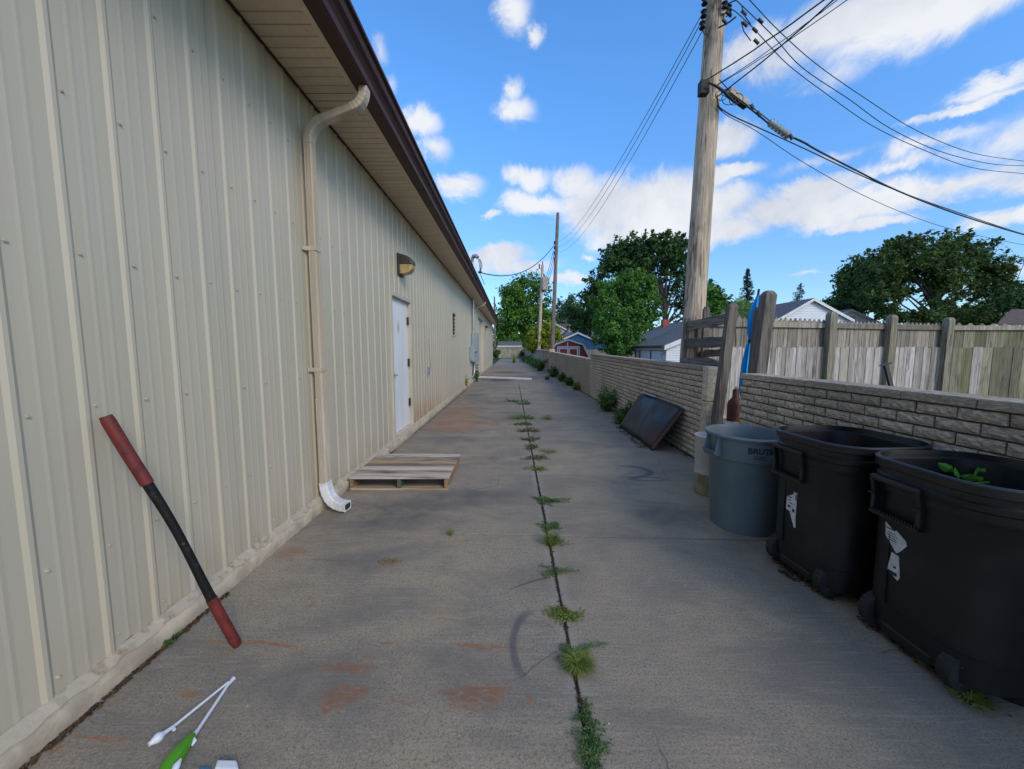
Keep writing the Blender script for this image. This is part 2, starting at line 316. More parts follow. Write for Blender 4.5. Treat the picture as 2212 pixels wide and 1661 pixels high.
M['umbrella'] = simple('bright_blue_canvas', (.0, .30, .70), (.0, .22, .58), 6, (1, 1, .2), .7, .2, 60)
M['paper'] = simple('torn_white_paper', (.60, .63, .66), (.48, .5, .52), 30, rough=.7, bump=.1)
M['ink'] = simple('black_ink', (.02, .02, .025), (.02, .02, .025), 5, rough=.6, bump=0)
M['orange_ink'] = simple('orange_print', (.55, .14, .02), (.5, .12, .02), 5, rough=.6, bump=0)
M['wire'] = simple('black_wire', (.02, .022, .028), (.03, .03, .035), 5, rough=.6, bump=0, rnd=.02)
M['amp'] = simple('tan_equipment_box', (.55, .46, .36), (.36, .32, .28), 9, rough=.5, bump=.05)
M['bark'] = simple('dark_bark', (.045, .038, .03), (.075, .063, .05), 9, (1, 1, .2), .95, .6, 25)
def make_sheet():
    t = NT('rusted_black_panel'); n = t.noise(2.6, (1.0, .9, .8), 4, .6, dist=1.2); n2 = t.noise(9, (1, 1, 1), 5, .6)
    col = t.mix(t.ramp(n, .42, .6), (.060, .034, .027), (.016, .018, .022)); col = t.mix(t.ramp(n2, .62, .78, 0, .7), col, (.10, .04, .022))
    return t.done(col, t.ramp(n, .4, .65, .7, .45), t.bump(n, .3, .03), 0, .35)
M['sheet'] = make_sheet()
M['straw'] = simple('dry_straw', (.30, .22, .11), (.22, .15, .08), 20, rough=.9)
M['dead_leaf'] = simple('dead_leaves', (.10, .05, .018), (.03, .022, .015), 30, rough=.9, rnd=.3)
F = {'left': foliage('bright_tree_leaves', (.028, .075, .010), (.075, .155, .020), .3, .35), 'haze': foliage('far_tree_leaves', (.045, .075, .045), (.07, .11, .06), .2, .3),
     'dark': foliage('dark_tree_leaves', (.018, .042, .016), (.045, .085, .025), .2, .45), 'front': foliage('maple_leaves', (.030, .082, .018), (.075, .165, .028), .3, 1.0),
     'right': foliage('olive_tree_leaves', (.022, .045, .014), (.060, .095, .025), .25, .4), 'bush': foliage('yellow_green_bush_leaves', (.09, .13, .012), (.20, .22, .025), .3, 1.2),
     'fir': foliage('fir_needles', (.012, .028, .018), (.03, .055, .028), .1, 1.0), 'pine': foliage('bright_pine_needles', (.07, .14, .04), (.12, .22, .06), .2, 2),
     'weed': foliage('weed_leaves', (.028, .058, .018), (.065, .105, .032), .2, 14), 'grass': foliage('tuft_grass', (.055, .085, .015), (.12, .15, .03), .2, 14),
     'purslane': foliage('reddish_weed_leaves', (.05, .055, .028), (.09, .085, .045), .15, 18), 'shrub': foliage('wall_weed_leaves', (.030, .070, .018), (.075, .135, .035), .25, 3),
     'bright': foliage('fresh_green_leaves', (.05, .155, .015), (.075, .20, .022), .3, 5)}
# driveway concrete, with stains, rust and skid marks that belong to the slab
def make_concrete():
    t = NT('old_driveway_concrete'); big = t.noise(.55, (1, .8, 1), 5, .6); mid = t.noise(3.2, (1, 1, 1), 6, .65); fine = t.noise(95, (1, 1, 1), 3, .7); spk = t.noise(260, (1, 1, 1), 2, .6)
    brush = t.noise(22, (.18, 3.2, 1), 4, .6)
    col = t.mix(t.ramp(big, .35, .65), (.335, .268, .180), (.245, .206, .152)); col = t.mix(t.ramp(mid, .45, .72, 0, .55), col, (.17, .158, .145))
    col = t.mix(t.ramp(fine, .36, .52, .6, 0), col, (.085, .08, .075)); ag = t.noise(130, (1, 1, 1), 2, .6); col = t.mix(t.ramp(ag, .55, .70, 0, .5), col, (.46, .42, .36)); col = t.mix(t.ramp(spk, .58, .70, 0, .6), col, (.46, .43, .38))
    b2_ = t.noise(1.5, (.6, 1.3, 1), 5, .65, dist=.6); col = t.mix(t.ramp(b2_, .42, .66, 0, .6), col, (.15, .135, .118)); b3_ = t.noise(1.0, (1, 1, 1), 4, .6, dist=1); col = t.mix(t.ramp(b3_, .54, .7, 0, .22), col, (.33, .25, .17)); col = t.mix(t.ramp(brush, .5, .72, 0, .3), col, (.40, .36, .31))
    pit = t.noise(70, (1, 1, 1), 4, .7); col = t.mix(t.ramp(pit, .60, .70, 0, .6), col, (.10, .095, .09))
    wob = t.N.new('ShaderNodeTexNoise'); wob.inputs['Scale'].default_value = 7; wob.inputs['Detail'].default_value = 5; t.L.new(t.geo, wob.inputs['Vector'])
    wv = t.N.new('ShaderNodeVectorMath'); wv.operation = 'MULTIPLY_ADD'; t.L.new(wob.outputs['Color'], wv.inputs[0]); wv.inputs[1].default_value = (.09, .09, 0)
    o2 = t.N.new('ShaderNodeVectorMath'); o2.operation = 'SUBTRACT'; t.L.new(t.geo, o2.inputs[0]); o2.inputs[1].default_value = (.045, .045, 0); t.L.new(o2.outputs[0], wv.inputs[2])
    tex = t.noise(34, (.6, 1.6, 1), 5, .7); tex2 = t.noise(12, (1, 1, 1), 4, .6)
    def mask(c, rx, ry, rot=0, soft=.5, ring=None, v=None):
        m = t.N.new('ShaderNodeMapping'); m.vector_type = 'TEXTURE'; t.L.new(v or wv.outputs[0], m.inputs[0]); m.inputs['Location'].default_value = (c[0], c[1], 0)
        m.inputs['Rotation'].default_value = (0, 0, rot); m.inputs['Scale'].default_value = (rx, ry, 1)
        ln = t.N.new('ShaderNodeVectorMath'); ln.operation = 'LENGTH'; t.L.new(m.outputs[0], ln.inputs[0])
        if ring: return t.ramp(t.mth('ABSOLUTE', t.mth('SUBTRACT', ln.outputs['Value'], 1.0)), ring, ring*.2)
        return t.ramp(ln.outputs['Value'], 1.0, 1-soft)
    def quad(pts):                    # centre and half sizes on the ground of a patch given by two ends and a height
        return pts
    rust = (.29, .115, .045)
    def streak(x0, y0, x1, y1, w, k=.7, col2=rust, soft=.6, tx=True):
        nonlocal col
        a, b = G(x0, y0), G(x1, y1); d = b-a; m = mask((a+b)/2, d.length/2*1.15, w, math.atan2(d.y, d.x), soft)
        f = t.mth('MULTIPLY', m, t.ramp(tex, .36, .54)); col = t.mix(t.mth('MULTIPLY', f, min(1, k*1.05)), col, col2)
    D8 = lambda x, y: (649+.4792*x, 865.2+.4792*y); D7 = lambda x, y: (.5224*x, 793.1+.5224*y)
    for (fn, x0, y0, x1, y1, w, k) in [(D8,50,1205,350,1210,.035,.8),(D8,80,1340,320,1320,.075,.8),(D8,110,1410,160,1360,.035,.9),(D8,600,1320,960,1310,.055,.85),(D8,650,1370,900,1360,.05,.5),
        (D8,20,940,60,920,.025,.7),(D8,330,1095,430,1098,.012,.8),(D8,600,988,730,992,.008,.8),(D8,660,1098,980,1118,.02,.75),(D8,1010,1350,1050,1360,.03,.7),(D8,0,718,240,722,.012,.8),
        (D8,640,545,800,546,.012,.6),(D8,700,650,900,655,.01,.4),(D8,620,640,860,625,.01,.4),(D7,820,1125,1280,1158,.014,.8),(D7,725,1345,830,1355,.03,.7),(D7,310,1525,550,1550,.016,.7),(D7,180,1620,270,1560,.02,.7),
        (D7,1140,770,1270,760,.12,.45),(D7,100,1620,170,1580,.03,.7),(D8,250,1165,380,1167,.008,.6),(D8,380,1360,500,1363,.012,.6),(D8,550,1176,640,1178,.008,.5),(D8,730,690,745,660,.01,.5)]:
        p, q = fn(x0, y0), fn(x1, y1); streak(p[0], p[1], q[0], q[1], w, k)
    for (c, rx, ry, k, c2) in [((-1.2, 8.5), .7, 2.6, .5, (.30, .15, .08)), ((-.9, 7.4), 1.0, .8, .35, (.30, .16, .10)), ((-1.5, 13), .35, 3.5, .35, (.30, .20, .12)), ((1.9, 12.3), .6, .5, .35, (.28, .15, .09)), ((2.0, 10.2), .5, .15, .4, (.25, .12, .08)),
                               ((-1.15, 3.35), .75, .5, .5, (.075, .075, .078)), ((-.5, 3.75), .9, .35, .5, (.09, .09, .09)), ((-1.0, 6.2), .7, .35, .4, (.11, .11, .11)), ((-.4, 5.1), .5, .2, .35, (.10, .10, .10)),
                               ((-.6, 19), 1.3, 2.2, .85, (.055, .056, .065)), ((.8, 20), 1.0, 2.2, .6, (.075, .075, .085)), ((-.2, 24.5), 1.6, 1.6, .7, (.06, .06, .07)), ((1.6, 17.5), .6, .5, .5, (.09, .09, .10)), ((-1.2, 12.3), .5, .45, .5, (.10, .10, .10)),
                               ((1.45, 3.3), .5, .35, .45, (.09, .085, .08)), ((1.75, 2.6), .3, .6, .35, (.10, .09, .085)), ((-.6, 1.6), 1.2, .35, .35, (.12, .115, .11)), ((-1.1, 2.5), .3, .25, .4, (.11, .105, .10))]:
        m = mask(c, rx, ry, 0, .7); col = t.mix(t.mth('MULTIPLY', t.mth('MULTIPLY', m, t.ramp(mid, .35, .6, .45, 1)), min(1, k*1.25)), col, c2)
    for (c, rx, ry, rot, wd, gate, gr) in [(G(1193,1395), .20, .30, 0, .16, G(1145,1385), .27), (G(1155,1290), .55, .14, .5, .1, G(1160,1275), .2), (G(1345,1018), .33, .22, 0, .22, G(1380,1020), .38), (G(1405,1035), .2, .06, 0, .5, G(1390,1037), .3)]:
        m = t.mth('MULTIPLY', mask(c, rx, ry, rot, 0, wd, t.geo), mask(gate, gr, gr, 0, .4, None, t.geo)); col = t.mix(t.mth('MULTIPLY', m, .62), col, (.06, .065, .085))
    cw = t.N.new('ShaderNodeTexVoronoi'); cw.feature = 'DISTANCE_TO_EDGE'; cw.inputs['Scale'].default_value = .42; t.L.new(wv.outputs[0], cw.inputs['Vector'])
    ck = t.mth('MULTIPLY', t.ramp(cw.outputs['Distance'], .0026, .0006), t.ramp(t.noise(.9, detail=2), .52, .6)); col = t.mix(t.mth('MULTIPLY', ck, .5), col, (.05, .045, .04))
    # pale band along the centre seam, cracks
    x, y = t.sepz()[0], t.sepz()[1]; sm = t.ramp(t.mth('ABSOLUTE', t.mth('SUBTRACT', x, .29)), .09, .0); col = t.mix(t.mth('MULTIPLY', t.mth('MULTIPLY', sm, t.ramp(mid, .3, .6)), .3), col, (.40, .39, .37))
    h = t.mth('ADD', t.mth('MULTIPLY', fine, .5), t.mth('MULTIPLY', pit, .5))
    return t.done(col, .9, t.bump(t.mth('ADD', h, t.mth('MULTIPLY', brush, .25)), .55, .006), 0, .25)
M['concrete'] = make_concrete()
# ------------------------------------------------------------ ground and driveway
g = MB(); g.box((-400, -60, -.35), (400, 900, -.05)); tag(g.build('ground', M['lawn']), kind='structure')
b = MB(); b.box((-1.9, -3, -.049), (2.75, 62, -.012)); tag(b.build('soil_bed', M['soil']), kind='structure')
drive = thing('driveway', None, None, (0, 0, 0), kind='structure')
joints = [-3.0, .38, 2.95, 5.47, 7.95, 10.45, 12.95, 15.45, 17.95, 20.45, 22.95, 25.45, 28, 31, 34, 37, 40, 44, 48, 52, 56, 61]
for j0, j1 in zip(joints, joints[1:]):
    for (xa, xb) in ((-1.765, .283), (.297, 2.50)):
        lift = random.uniform(0, .003)
        m = MB(); sk = lambda Y, X: Y-.045*X if Y > -2 else Y
        m.prism([(xa, sk(j0, xa)+.008, -.10), (xb, sk(j0, xb)+.008, -.10), (xb, sk(j1, xb)-.004, -.10), (xa, sk(j1, xa)-.004, -.10)], (0, 0, .10+lift))
        m.build('slab', M['concrete'], drive, bevel=.005)
# ------------------------------------------------------------ metal building
bld = thing('metal_building', 'long beige ribbed metal building with brown gutter along the driveway', 'building', (-1.8, 17, 0))
WX = -1.803; PITCH = .2286; S0 = 1.61; ZB, ZT = .135, 3.70
def prof(y):                          # how far the sheet stands out at position y
    t = ((y-S0+.048) % PITCH)
    h = 0
    if t < .045: h = .009*min(1, min(t, .045-t)/.015)
    for m in (.105, .165):
        e = abs(t-m)
        if e < .014: h = max(h, .0015*(1-e/.014))
    return h
def knots(y0, y1):
    ks = []
    k = math.floor((y0-S0)/PITCH)-1
    while S0+k*PITCH < y1+.3:
        b0 = S0+k*PITCH-.048
        ks += [b0+v for v in (0, .015, .030, .045, .091, .105, .119, .151, .165, .179)]; k += 1
    return [y0]+[v for v in ks if y0+1e-4 < v < y1-1e-4]+[y1]
def strip(m, y0, y1, z0, z1, lift=0):
    ys = knots(y0, y1); n = len(ys); vs = []
    wav = lambda y: (.012*math.sin(y*27.5)+.006*math.sin(y*61)) if z0 < .2 else 0
    for y in ys: vs.append((WX+prof(y+1e-6)+lift+(.004*math.sin(y*9) if z0 < .2 else 0), y, z0+wav(y)))
    for y in ys: vs.append((WX+prof(y+1e-6)+lift, y, z1))
    m.add(vs, [(i, i+1, n+i+1, n+i) for i in range(n-1)])
open_ = [(5.68, 6.79, 0, 2.33), (11.5, 12.25, 1.90, 2.62)]
pw = PITCH*4; k = 0; y = S0-PITCH*.5-pw*4; sc = MB()
while y < 17.6:
    y0, y1 = y, min(y+pw, 17.6); m = MB(); cuts = sorted({y0, y1}|{v for o in open_ for v in o[:2] if y0 < v < y1})
    for a, c in zip(cuts, cuts[1:]):
        zs = [(ZB, ZT)]
        for o in open_:
            if o[0]-1e-3 <= (a+c)/2 <= o[1]+1e-3: zs = [(o[3], ZT)]+([(ZB, o[2])] if o[2] > .1 else [])
        for z0, z1 in zs: strip(m, a, c, z0, z1, .0012*(k % 2))
    m.build('wall_panel', M['wall'], bld, recalc=False); y = y1; k += 1
# screws in rows
r = -8
while S0+r*PITCH < 17.5:
    ys = S0+r*PITCH+.012
    for z in (.21, .635, 1.25, 1.89, 2.53, 3.17, 3.66):
        if any(o[0]-.02 < ys < o[1]+.02 and o[2]-.02 < z < o[3]+.03 for o in open_): continue
        jy, jz = ys+random.uniform(-.006, .006), z+random.uniform(-.008, .008)
        n = 6; rad = .0056
        sc.loft([[(WX+d, jy+q*rad*math.cos(2*math.pi*i/n), jz+q*rad*math.sin(2*math.pi*i/n)) for i in range(n)] for d, q in ((.001, 1.5), (.003, 1.5), (.0035, 1), (.009, .9))], False, True)
    r += 1
sc.build('screw', M['downspout'], bld, kind='stuff')
m = MB(); m.box((-14, -2.3, .0), (-1.93, 34.9, 3.66)); m.build('wall_core', M['beige_smooth'], bld)
m = MB()
for (a, c, z0, z1) in ((-2.3, 5.68, 0, 3.66), (6.79, 11.5, 0, 3.66), (12.25, 17.6, 0, 3.66), (5.68, 6.79, 2.33, 3.66), (11.5, 12.25, 0, 1.9), (11.5, 12.25, 2.62, 3.66)): m.box((-1.928, a, z0), (-1.812, c, z1))
m.build('wall_liner', M['beige_smooth'], bld)
# far smooth part with garage opening
m = MB()
for (a, c, z0, z1) in ((17.6, 20.0, .0, 3.66), (24.0, 34.9, 0, 3.66), (20.0, 24.0, 3.3, 3.66)): m.box((-1.926, a, z0), (-1.79, c, z1))
m.build('far_wall', M['beige_smooth'], bld)
m = MB()
m.box((-1.80, 34.8, 0), (-1.77, 34.93, 3.66)); m.build('wall_trim', M['beige_trim'], bld)
# foundation curb: rounded bulge under the sheets
m = MB(); ring = []
for Y in [v*.4-2.4 for v in range(0, 51)]:
    w = random.uniform(-.0012, .0012)
    ring.append([(-1.84, Y, -.05), (-1.765+w, Y, -.05), (-1.760+w, Y, .02), (-1.757+w, Y, .06), (-1.768+w, Y, .095), (-1.79, Y, .118), (-1.84, Y, .122)])
m.loft(ring, True, True); m.build('foundation', M['concrete_curb'], bld, smooth=True)
m = MB(); m.box((-1.84, 17.6, -.05), (-1.77, 34.9, .12)); m.build('foundation', M['concrete_curb'], bld)
m = MB(); n = 560                     # crumpled base flashing
top = []; 
for i in range(n):
    Y = -2.3+i*.0355; h = abs(math.sin(Y*13.7))*.012+abs(math.sin(Y*31))*.006; ph = prof(Y)
    top.append([(WX+.001, Y, ZB+.006+h*.2), (WX+.016+ph, Y, ZB-.002-h*.4), (WX+.027+h+ph*.6, Y, ZB-.02-h)])
vs = [p for q in top for p in q]; m.add(vs, [(3*i+j, 3*i+j+1, 3*i+j+4, 3*i+j+3) for i in range(n-1) for j in (0, 1)]); m.build('base_flashing', M['rusty'], bld, recalc=False)
# eave: soffit strips, trims, gutter, roof
def strip_mesh(name, mat):
    m = MB(); L = [(.0, .0), (.004, -.006), (.092, -.006), (.098, .004)]
    m.loft([[(x, y, z) for y, z in [(0, .006), (.003, -.003), (.090, -.003), (.096, .006)]] for x in (-1.80, -1.335)], closed=False)
    me = m.mesh(name); me.materials.append(mat); return me
sm0, sm1 = strip_mesh('soffit_strip', M['soffit']), strip_mesh('soffit_vent_strip', M['soffit_vent'])
for i in range(150):
    Y = -1.0+i*.1; vent = (i//3) % 4 == 3
    inst('soffit_vent_strip' if vent else 'soffit_strip', sm1 if vent else sm0, bld, (0, Y, 3.70))
m = MB()
for i in range(198):
    Y = 14.0+i*.1042; m.box((-1.80, Y+.004, 3.697), (-1.335, Y+.099, 3.704))
m.build('soffit_strip', M['soffit'], bld, kind='stuff')
m = MB(); m.box((-1.83, -2.3, 3.708), (-1.2, 34.7, 3.74)); m.build('soffit_backing', M['dark_metal'], bld)
m = MB(); m.box((-1.815, -2.3, 3.682), (-1.785, 34.6, 3.696)); m.build('soffit_channel', M['gutter'], bld)
m = MB(); m.box((-1.36, -2.3, 3.688), (-1.322, 34.65, 3.7075)); m.build('soffit_edge_trim', M['soffit'], bld)
gp = [(-1.320, 3.90), (-1.320, 3.685), (-1.215, 3.685), (-1.200, 3.70), (-1.198, 3.755), (-1.178, 3.785), (-1.150, 3.81), (-1.140, 3.84), (-1.140, 3.872), (-1.115, 3.876), (-1.115, 3.90), (-1.150, 3.90), (-1.165, 3.84), (-1.21, 3.76), (-1.22, 3.71), (-1.30, 3.71), (-1.30, 3.90)]
m = MB(); m.loft([[(x, Y, z) for x, z in gp] for Y in (-2.4, 34.75)], True, True); m.build('gutter', M['gutter'], bld)
m = MB(); m.add([(-1.22, -2.4, 3.90), (-1.22, 34.9, 3.90), (-8, 34.9, 5.0), (-8, -2.4, 5.0), (-14.8, 34.9, 3.9), (-14.8, -2.4, 3.9), (-1.22, -2.4, 3.88), (-1.22, 34.9, 3.88), (-14.8, 34.9, 3.88), (-14.8, -2.4, 3.88)],
    [(0, 1, 2, 3), (3, 2, 4, 5), (0, 3, 5, 9, 6), (1, 7, 8, 4, 2), (0, 6, 7, 1), (6, 9, 8, 7), (5, 4, 8, 9)]); m.build('roof', M['gutter'], bld)
# service door
d = MB(); d.box((-1.90, 5.75, .17), (-1.835, 6.70, 2.25)); door = d.build('door', M['white_paint'], bld, bevel=.004)
f = MB(); f.box((-1.92, 5.66, .13), (-1.775, 5.715, 2.36)); f.box((-1.92, 6.745, .13), (-1.775, 6.80, 2.36)); f.box((-1.92, 5.715, 2.30), (-1.772, 6.745, 2.36)); f.build('door_frame', M['beige_trim'], door, bevel=.003)
f = MB(); f.box((-1.905, 5.715, .17), (-1.845, 5.747, 2.30)); f.box((-1.905, 6.703, .17), (-1.845, 6.745, 2.30)); f.box((-1.905, 5.747, 2.253), (-1.845, 6.703, 2.30)); f.build('door_stop', M['white_paint'], door)
f = MB(); f.box((-1.92, 5.70, .118), (-1.79, 6.76, .165)); f.build('threshold', M['rusty'], door)
for z in (.50, 1.20, 1.92):
    f = MB(); f.box((-1.837, 6.675, z), (-1.815, 6.715, z+.13)); f.tube([(-1.812, 6.705, z-.005), (-1.812, 6.705, z+.135)], .009, 6); f.build('hinge', M['dark_metal'], door)
f = MB(); f.tube([(-1.835, 5.82, 1.10), (-1.80, 5.82, 1.10)], .028, 12); f.tube([(-1.802, 5.82, 1.10), (-1.79, 5.83, 1.10), (-1.79, 5.93, 1.095)], .010, 8); f.build('handle', M['steel'], door)
f = MB(); f.tube([(-1.836, 5.82, 1.33), (-1.815, 5.82, 1.33)], .025, 12); f.build('deadbolt', M['steel'], door)
f = MB(); f.prism([(-1.8345, 6.12, 1.85), (-1.8345, 6.18, 1.72), (-1.8345, 6.24, 1.85), (-1.8345, 6.18, 1.98)], (.001, 0, 0)); f.build('diamond_mark', M['beige_trim'], door)
# window with slats
f = MB(); 
for q in (((-1.90, 11.49, 1.88), (-1.785, 11.54, 2.63)), ((-1.90, 12.21, 1.88), (-1.785, 12.26, 2.63)), ((-1.90, 11.54, 2.58), (-1.785, 12.21, 2.63)), ((-1.90, 11.54, 1.88), (-1.785, 12.21, 1.93))): f.box(*q)
win = f.build('window', M['beige_trim'], bld)
f = MB(); f.box((-1.90, 11.54, 1.93), (-1.875, 12.21, 2.58)); f.build('pane', M['dark_metal'], win)
for i in range(6):
    f = MB(); z = 1.95+i*.105; f.add([(-1.865, 11.545, z), (-1.865, 12.205, z), (-1.815, 12.205, z+.075), (-1.815, 11.545, z+.075)], [(0, 1, 2, 3)]); f.prism([(-1.85, 11.545, z), (-1.85, 12.205, z), (-1.815, 12.205, z+.06), (-1.815, 11.545, z+.06)], (.004, 0, .004)); f.build('slat', M['dark_metal'], win)
# garage door and jambs
f = MB(); f.box((-2.3, 20.0, 0), (-2.27, 24.0, 3.3)); gd = f.build('garage_door', M['white_paint'], bld)
for i in range(6):
    f = MB(); f.box((-2.268, 20.06, .02+i*.545), (-2.235, 23.94, .55+i*.545)); f.build('door_panel', M['white_paint'], gd, bevel=.01)
f = MB(); f.box((-2.26, 23.9, 0), (-1.78, 24.02, 3.3)); f.box((-2.26, 19.98, 0), (-1.78, 20.06, 3.3)); f.box((-2.26, 20.0, 3.22), (-1.78, 24.0, 3.32)); f.build('door_jamb', M['beige_trim'], bld)
m = MB(); m.box((-2.2, 20.06, -.02), (-1.77, 23.9, .004)); m.build('door_apron', M['concrete_curb'], bld)
f = MB(); f.box((-1.80, 25.3, .12), (-1.775, 25.38, 2.3)); f.box((-1.80, 26.2, .12), (-1.775, 26.28, 2.3)); f.box((-1.80, 25.38, 2.22), (-1.775, 26.2, 2.3)); d2 = f.build('side_door', M['beige_trim'], bld)
f = MB(); f.box((-1.80, 25.38, .12), (-1.783, 26.2, 2.22)); f.build('door_leaf', M['beige_smooth'], d2)
# small wall outlet remains and wire on the wall beyond the door
f = MB(); f.box((-1.80, 8.05, .95), (-1.765, 8.13, 1.12)); f.tube([(-1.785, 8.2, 1.72), (-1.775, 8.22, 1.3), (-1.77, 8.3, 1.08), (-1.775, 8.2, 1.02)], .005, 5); f.build('wall_outlet', M['steel'], bld)
# ------------------------------------------------------------ downspouts
def rrect(c, u, v, a, b2, n=4, r=.012):
    pts = []
    for (sx, sy, a0) in ((1, 1, 0), (-1, 1, 90), (-1, -1, 180), (1, -1, 270)):
        for k in range(n+1):
            an = R(a0+90*k/n); pts.append(c+u*(sx*(a/2-r)+r*math.cos(an))+v*(sy*(b2/2-r)+r*math.sin(an)))
    return pts
def duct(m, pts, a, b2, crimp=0):     # rectangular pipe; width a along Y, b2 across
    rings = []
    for i, p in enumerate(pts):
        t = (pts[min(i+1, len(pts)-1)]-pts[max(i-1, 0)]).normalized(); u = Vector((0, 1, 0)); u = (u-t*u.dot(t)).normalized(); v = t.cross(u)
        k = 1-crimp*(i % 2); rings.append(rrect(p, u, v, a*k, b2*k))
    m.loft(rings, True, True)
    for j in range(4):                # corrugation ridges on the alley and camera faces
        pass
def arc(p0, p1, p2, n=10): return [((1-t)**2)*p0+2*t*(1-t)*p1+t*t*p2 for t in [i/n for i in range(n+1)]]
def downspout(Y, mat, white, full=True):
    V = Vector; A, B2 = .09, .062; x0 = -1.73; zt = 3.36
    root = MB(); duct(root, [V((x0, Y, 1.02 if white else .25)), V((x0, Y, 3.25))], A, B2)
    o = root.build('downspout', mat, bld, smooth=False)
    for s in (-.028, -.009, .009, .028):
        r_ = MB(); r_.box((x0+.030, Y+s-.003, 1.02 if white else .25), (x0+.0345, Y+s+.003, 3.25)); r_.box((x0+s*.8-.003, Y-A/2-.005, 1.02 if white else .25), (x0+s*.8+.003, Y-A/2+.002, 3.25)); r_.build('ridge', mat, o)
    e = MB(); duct(e, arc(V((x0, Y, 3.24)), V((x0, Y, 3.38)), V((x0+.13, Y, 3.44)), 12), A+.008, B2+.008, .045); e.build('elbow', mat, o, smooth=False)
    e = MB(); duct(e, [V((x0+.125, Y, 3.437)), V((-1.34, Y, 3.53))], A, B2); e.build('cross_pipe', mat, o, smooth=False)
    e = MB(); duct(e, arc(V((-1.355, Y, 3.526)), V((-1.245, Y, 3.56)), V((-1.245, Y, 3.70)), 12), A+.008, B2+.008, .045); e.build('elbow', mat, o, smooth=False)
    for z in (1.30, 2.35):
        e = MB(); e.box((-1.80, Y-.075, z), (-1.79, Y+.075, z+.035)); e.box((-1.80, Y-.052, z), (x0+.036, Y-.0485, z+.035)); e.box((x0+.034, Y-.0485, z), (x0+.038, Y+.05, z+.035)); e.build('strap', mat, o)
    if white:
        e = MB(); duct(e, [V((x0, Y, .26)), V((x0+.002, Y, .7)), V((x0, Y, 1.06))], A+.008, B2+.008); e.build('lower_pipe', M['downspout_pale'], o, smooth=False)
        for s in (-.028, -.009, .009, .028):
            r_ = MB(); r_.box((x0+.036, Y+s-.003, .27), (x0+.0405, Y+s+.003, 1.05)); r_.box((x0+s*.8-.003, Y-A/2-.011, .27), (x0+s*.8+.003, Y-A/2-.003, 1.05)); r_.build('ridge', M['downspout_pale'], o)
        e = MB(); duct(e, arc(V((x0, Y, .28)), V((x0+.01, Y, .05)), V((x0+.21, Y-.03, .055)), 14), A+.022, B2+.02, .05); e.build('outlet_elbow', white, o, smooth=False)
        e = MB(); duct(e, [V((x0+.19, Y-.028, .056)), V((x0+.215, Y-.03, .055))], A*.9, B2*.8); e.build('outlet_mouth', M['black'], o, smooth=False)
    return o
downspout(3.42, M['downspout'], M['downspout_white'])
downspout(17.9, M['downspout'], None)
# ------------------------------------------------------------ wall lamps
def wall_lamp(Y, Z, label):
    t = thing('wall_lamp', label, 'wall lamp', (-1.79, Y, Z), 'dark wall lamps on the metal building')
    m = MB(); m.box((-1.80, Y-.13, Z-.17), (-1.765, Y+.13, Z+.17)); m.build('back_plate', M['dark_metal'], t, bevel=.008)
    hood = MB(); rings = []
    for k in range(9):
        q = k/8; x = -1.766+.20*math.sin(q*math.pi/2); h = .16*(1-q**2.6*.55)
        rings.append([(x, Y-.12*(1-.25*q*q), Z+.005-.0*q), (x, Y-.12*(1-.3*q*q), Z+h*(1-.4*q)), (x, Y+.12*(1-.3*q*q), Z+h*(1-.4*q)), (x, Y+.12*(1-.25*q*q), Z+.005)])
    hood.loft(rings, True, True); hood.build('hood', M['dark_metal'], t, bevel=.01)
    ln = MB(); rings = []
    for k in range(9):
        q = k/8; x = -1.766+.195*math.sin(q*math.pi/2); h = .13*(1-q**2.2)
        rings.append([(x, Y-.112*(1-.25*q*q), Z), (x, Y-.10*(1-.3*q*q), Z-h-.012), (x, Y+.10*(1-.3*q*q), Z-h-.012), (x, Y+.112*(1-.25*q*q), Z)])
    ln.loft(rings, True, True); ln.build('lens', M['lens'], t, bevel=.01)
    for z in (-.1, 0, .1):
        c = MB(); c.tube([(-1.764, Y-.105, Z+z), (-1.755, Y-.105, Z+z)], .008, 6); c.build('bolt', M['steel'], t)
wall_lamp(6.22, 2.83, 'large dark wall lamp with yellowed lens above the white service door')
wall_lamp(25.6, 2.9, 'small distant dark wall lamp above the far side door past the garage door')
# ------------------------------------------------------------ electrical cabinet with conduit and mast
t = thing('electrical_cabinet', 'tall grey electrical cabinet with round meter beside the garage door', 'electrical box', (-1.7, 17, .9))
m = MB(); m.box((-1.785, 16.75, .93), (-1.53, 17.45, 2.22)); cab = m.build('cabinet', M['grey_box'], t, bevel=.012)
m = MB(); m.box((-1.528, 16.79, .98), (-1.518, 17.41, 2.17)); m.build('cabinet_door', M['grey_box'], cab, bevel=.004)
m = MB(); m.box((-1.785, 16.15, 1.0), (-1.60, 16.55, 1.6)); mb = m.build('meter_box', M['grey_box'], t, bevel=.012)
m = MB(); m.tube([(-1.60, 16.35, 1.42), (-1.50, 16.35, 1.42)], .085, 16); m.build('meter', M['steel'], mb)
m = MB(); m.tube([(-1.70, 16.9, 2.2), (-1.70, 16.9, 3.7)], .055, 10); m.tube([(-1.70, 16.9, 2.62), (-1.70, 16.9, 2.70)], .07, 10); m.build('conduit', M['steel'], t)
m = MB(); m.tube([(-1.70, 17.2, .95), (-1.70, 17.2, .55), (-1.72, 17.1, .36), (-1.77, 16.95, .25), (-1.80, 16.9, .22)], .05, 10); m.build('lower_conduit', M['steel'], t)
t = thing('service_mast', 'grey service mast with curved weatherhead rising above the brown gutter', 'service mast', (-1.5, 16.9, 3.9))
mp = P(1019, 590, 16.7); mx = -1.72
m = MB(); m.tube([(mx, 16.9, 3.9), (mx, 16.9, 5.30)], .045, 10); m.build('mast', M['steel'], t)
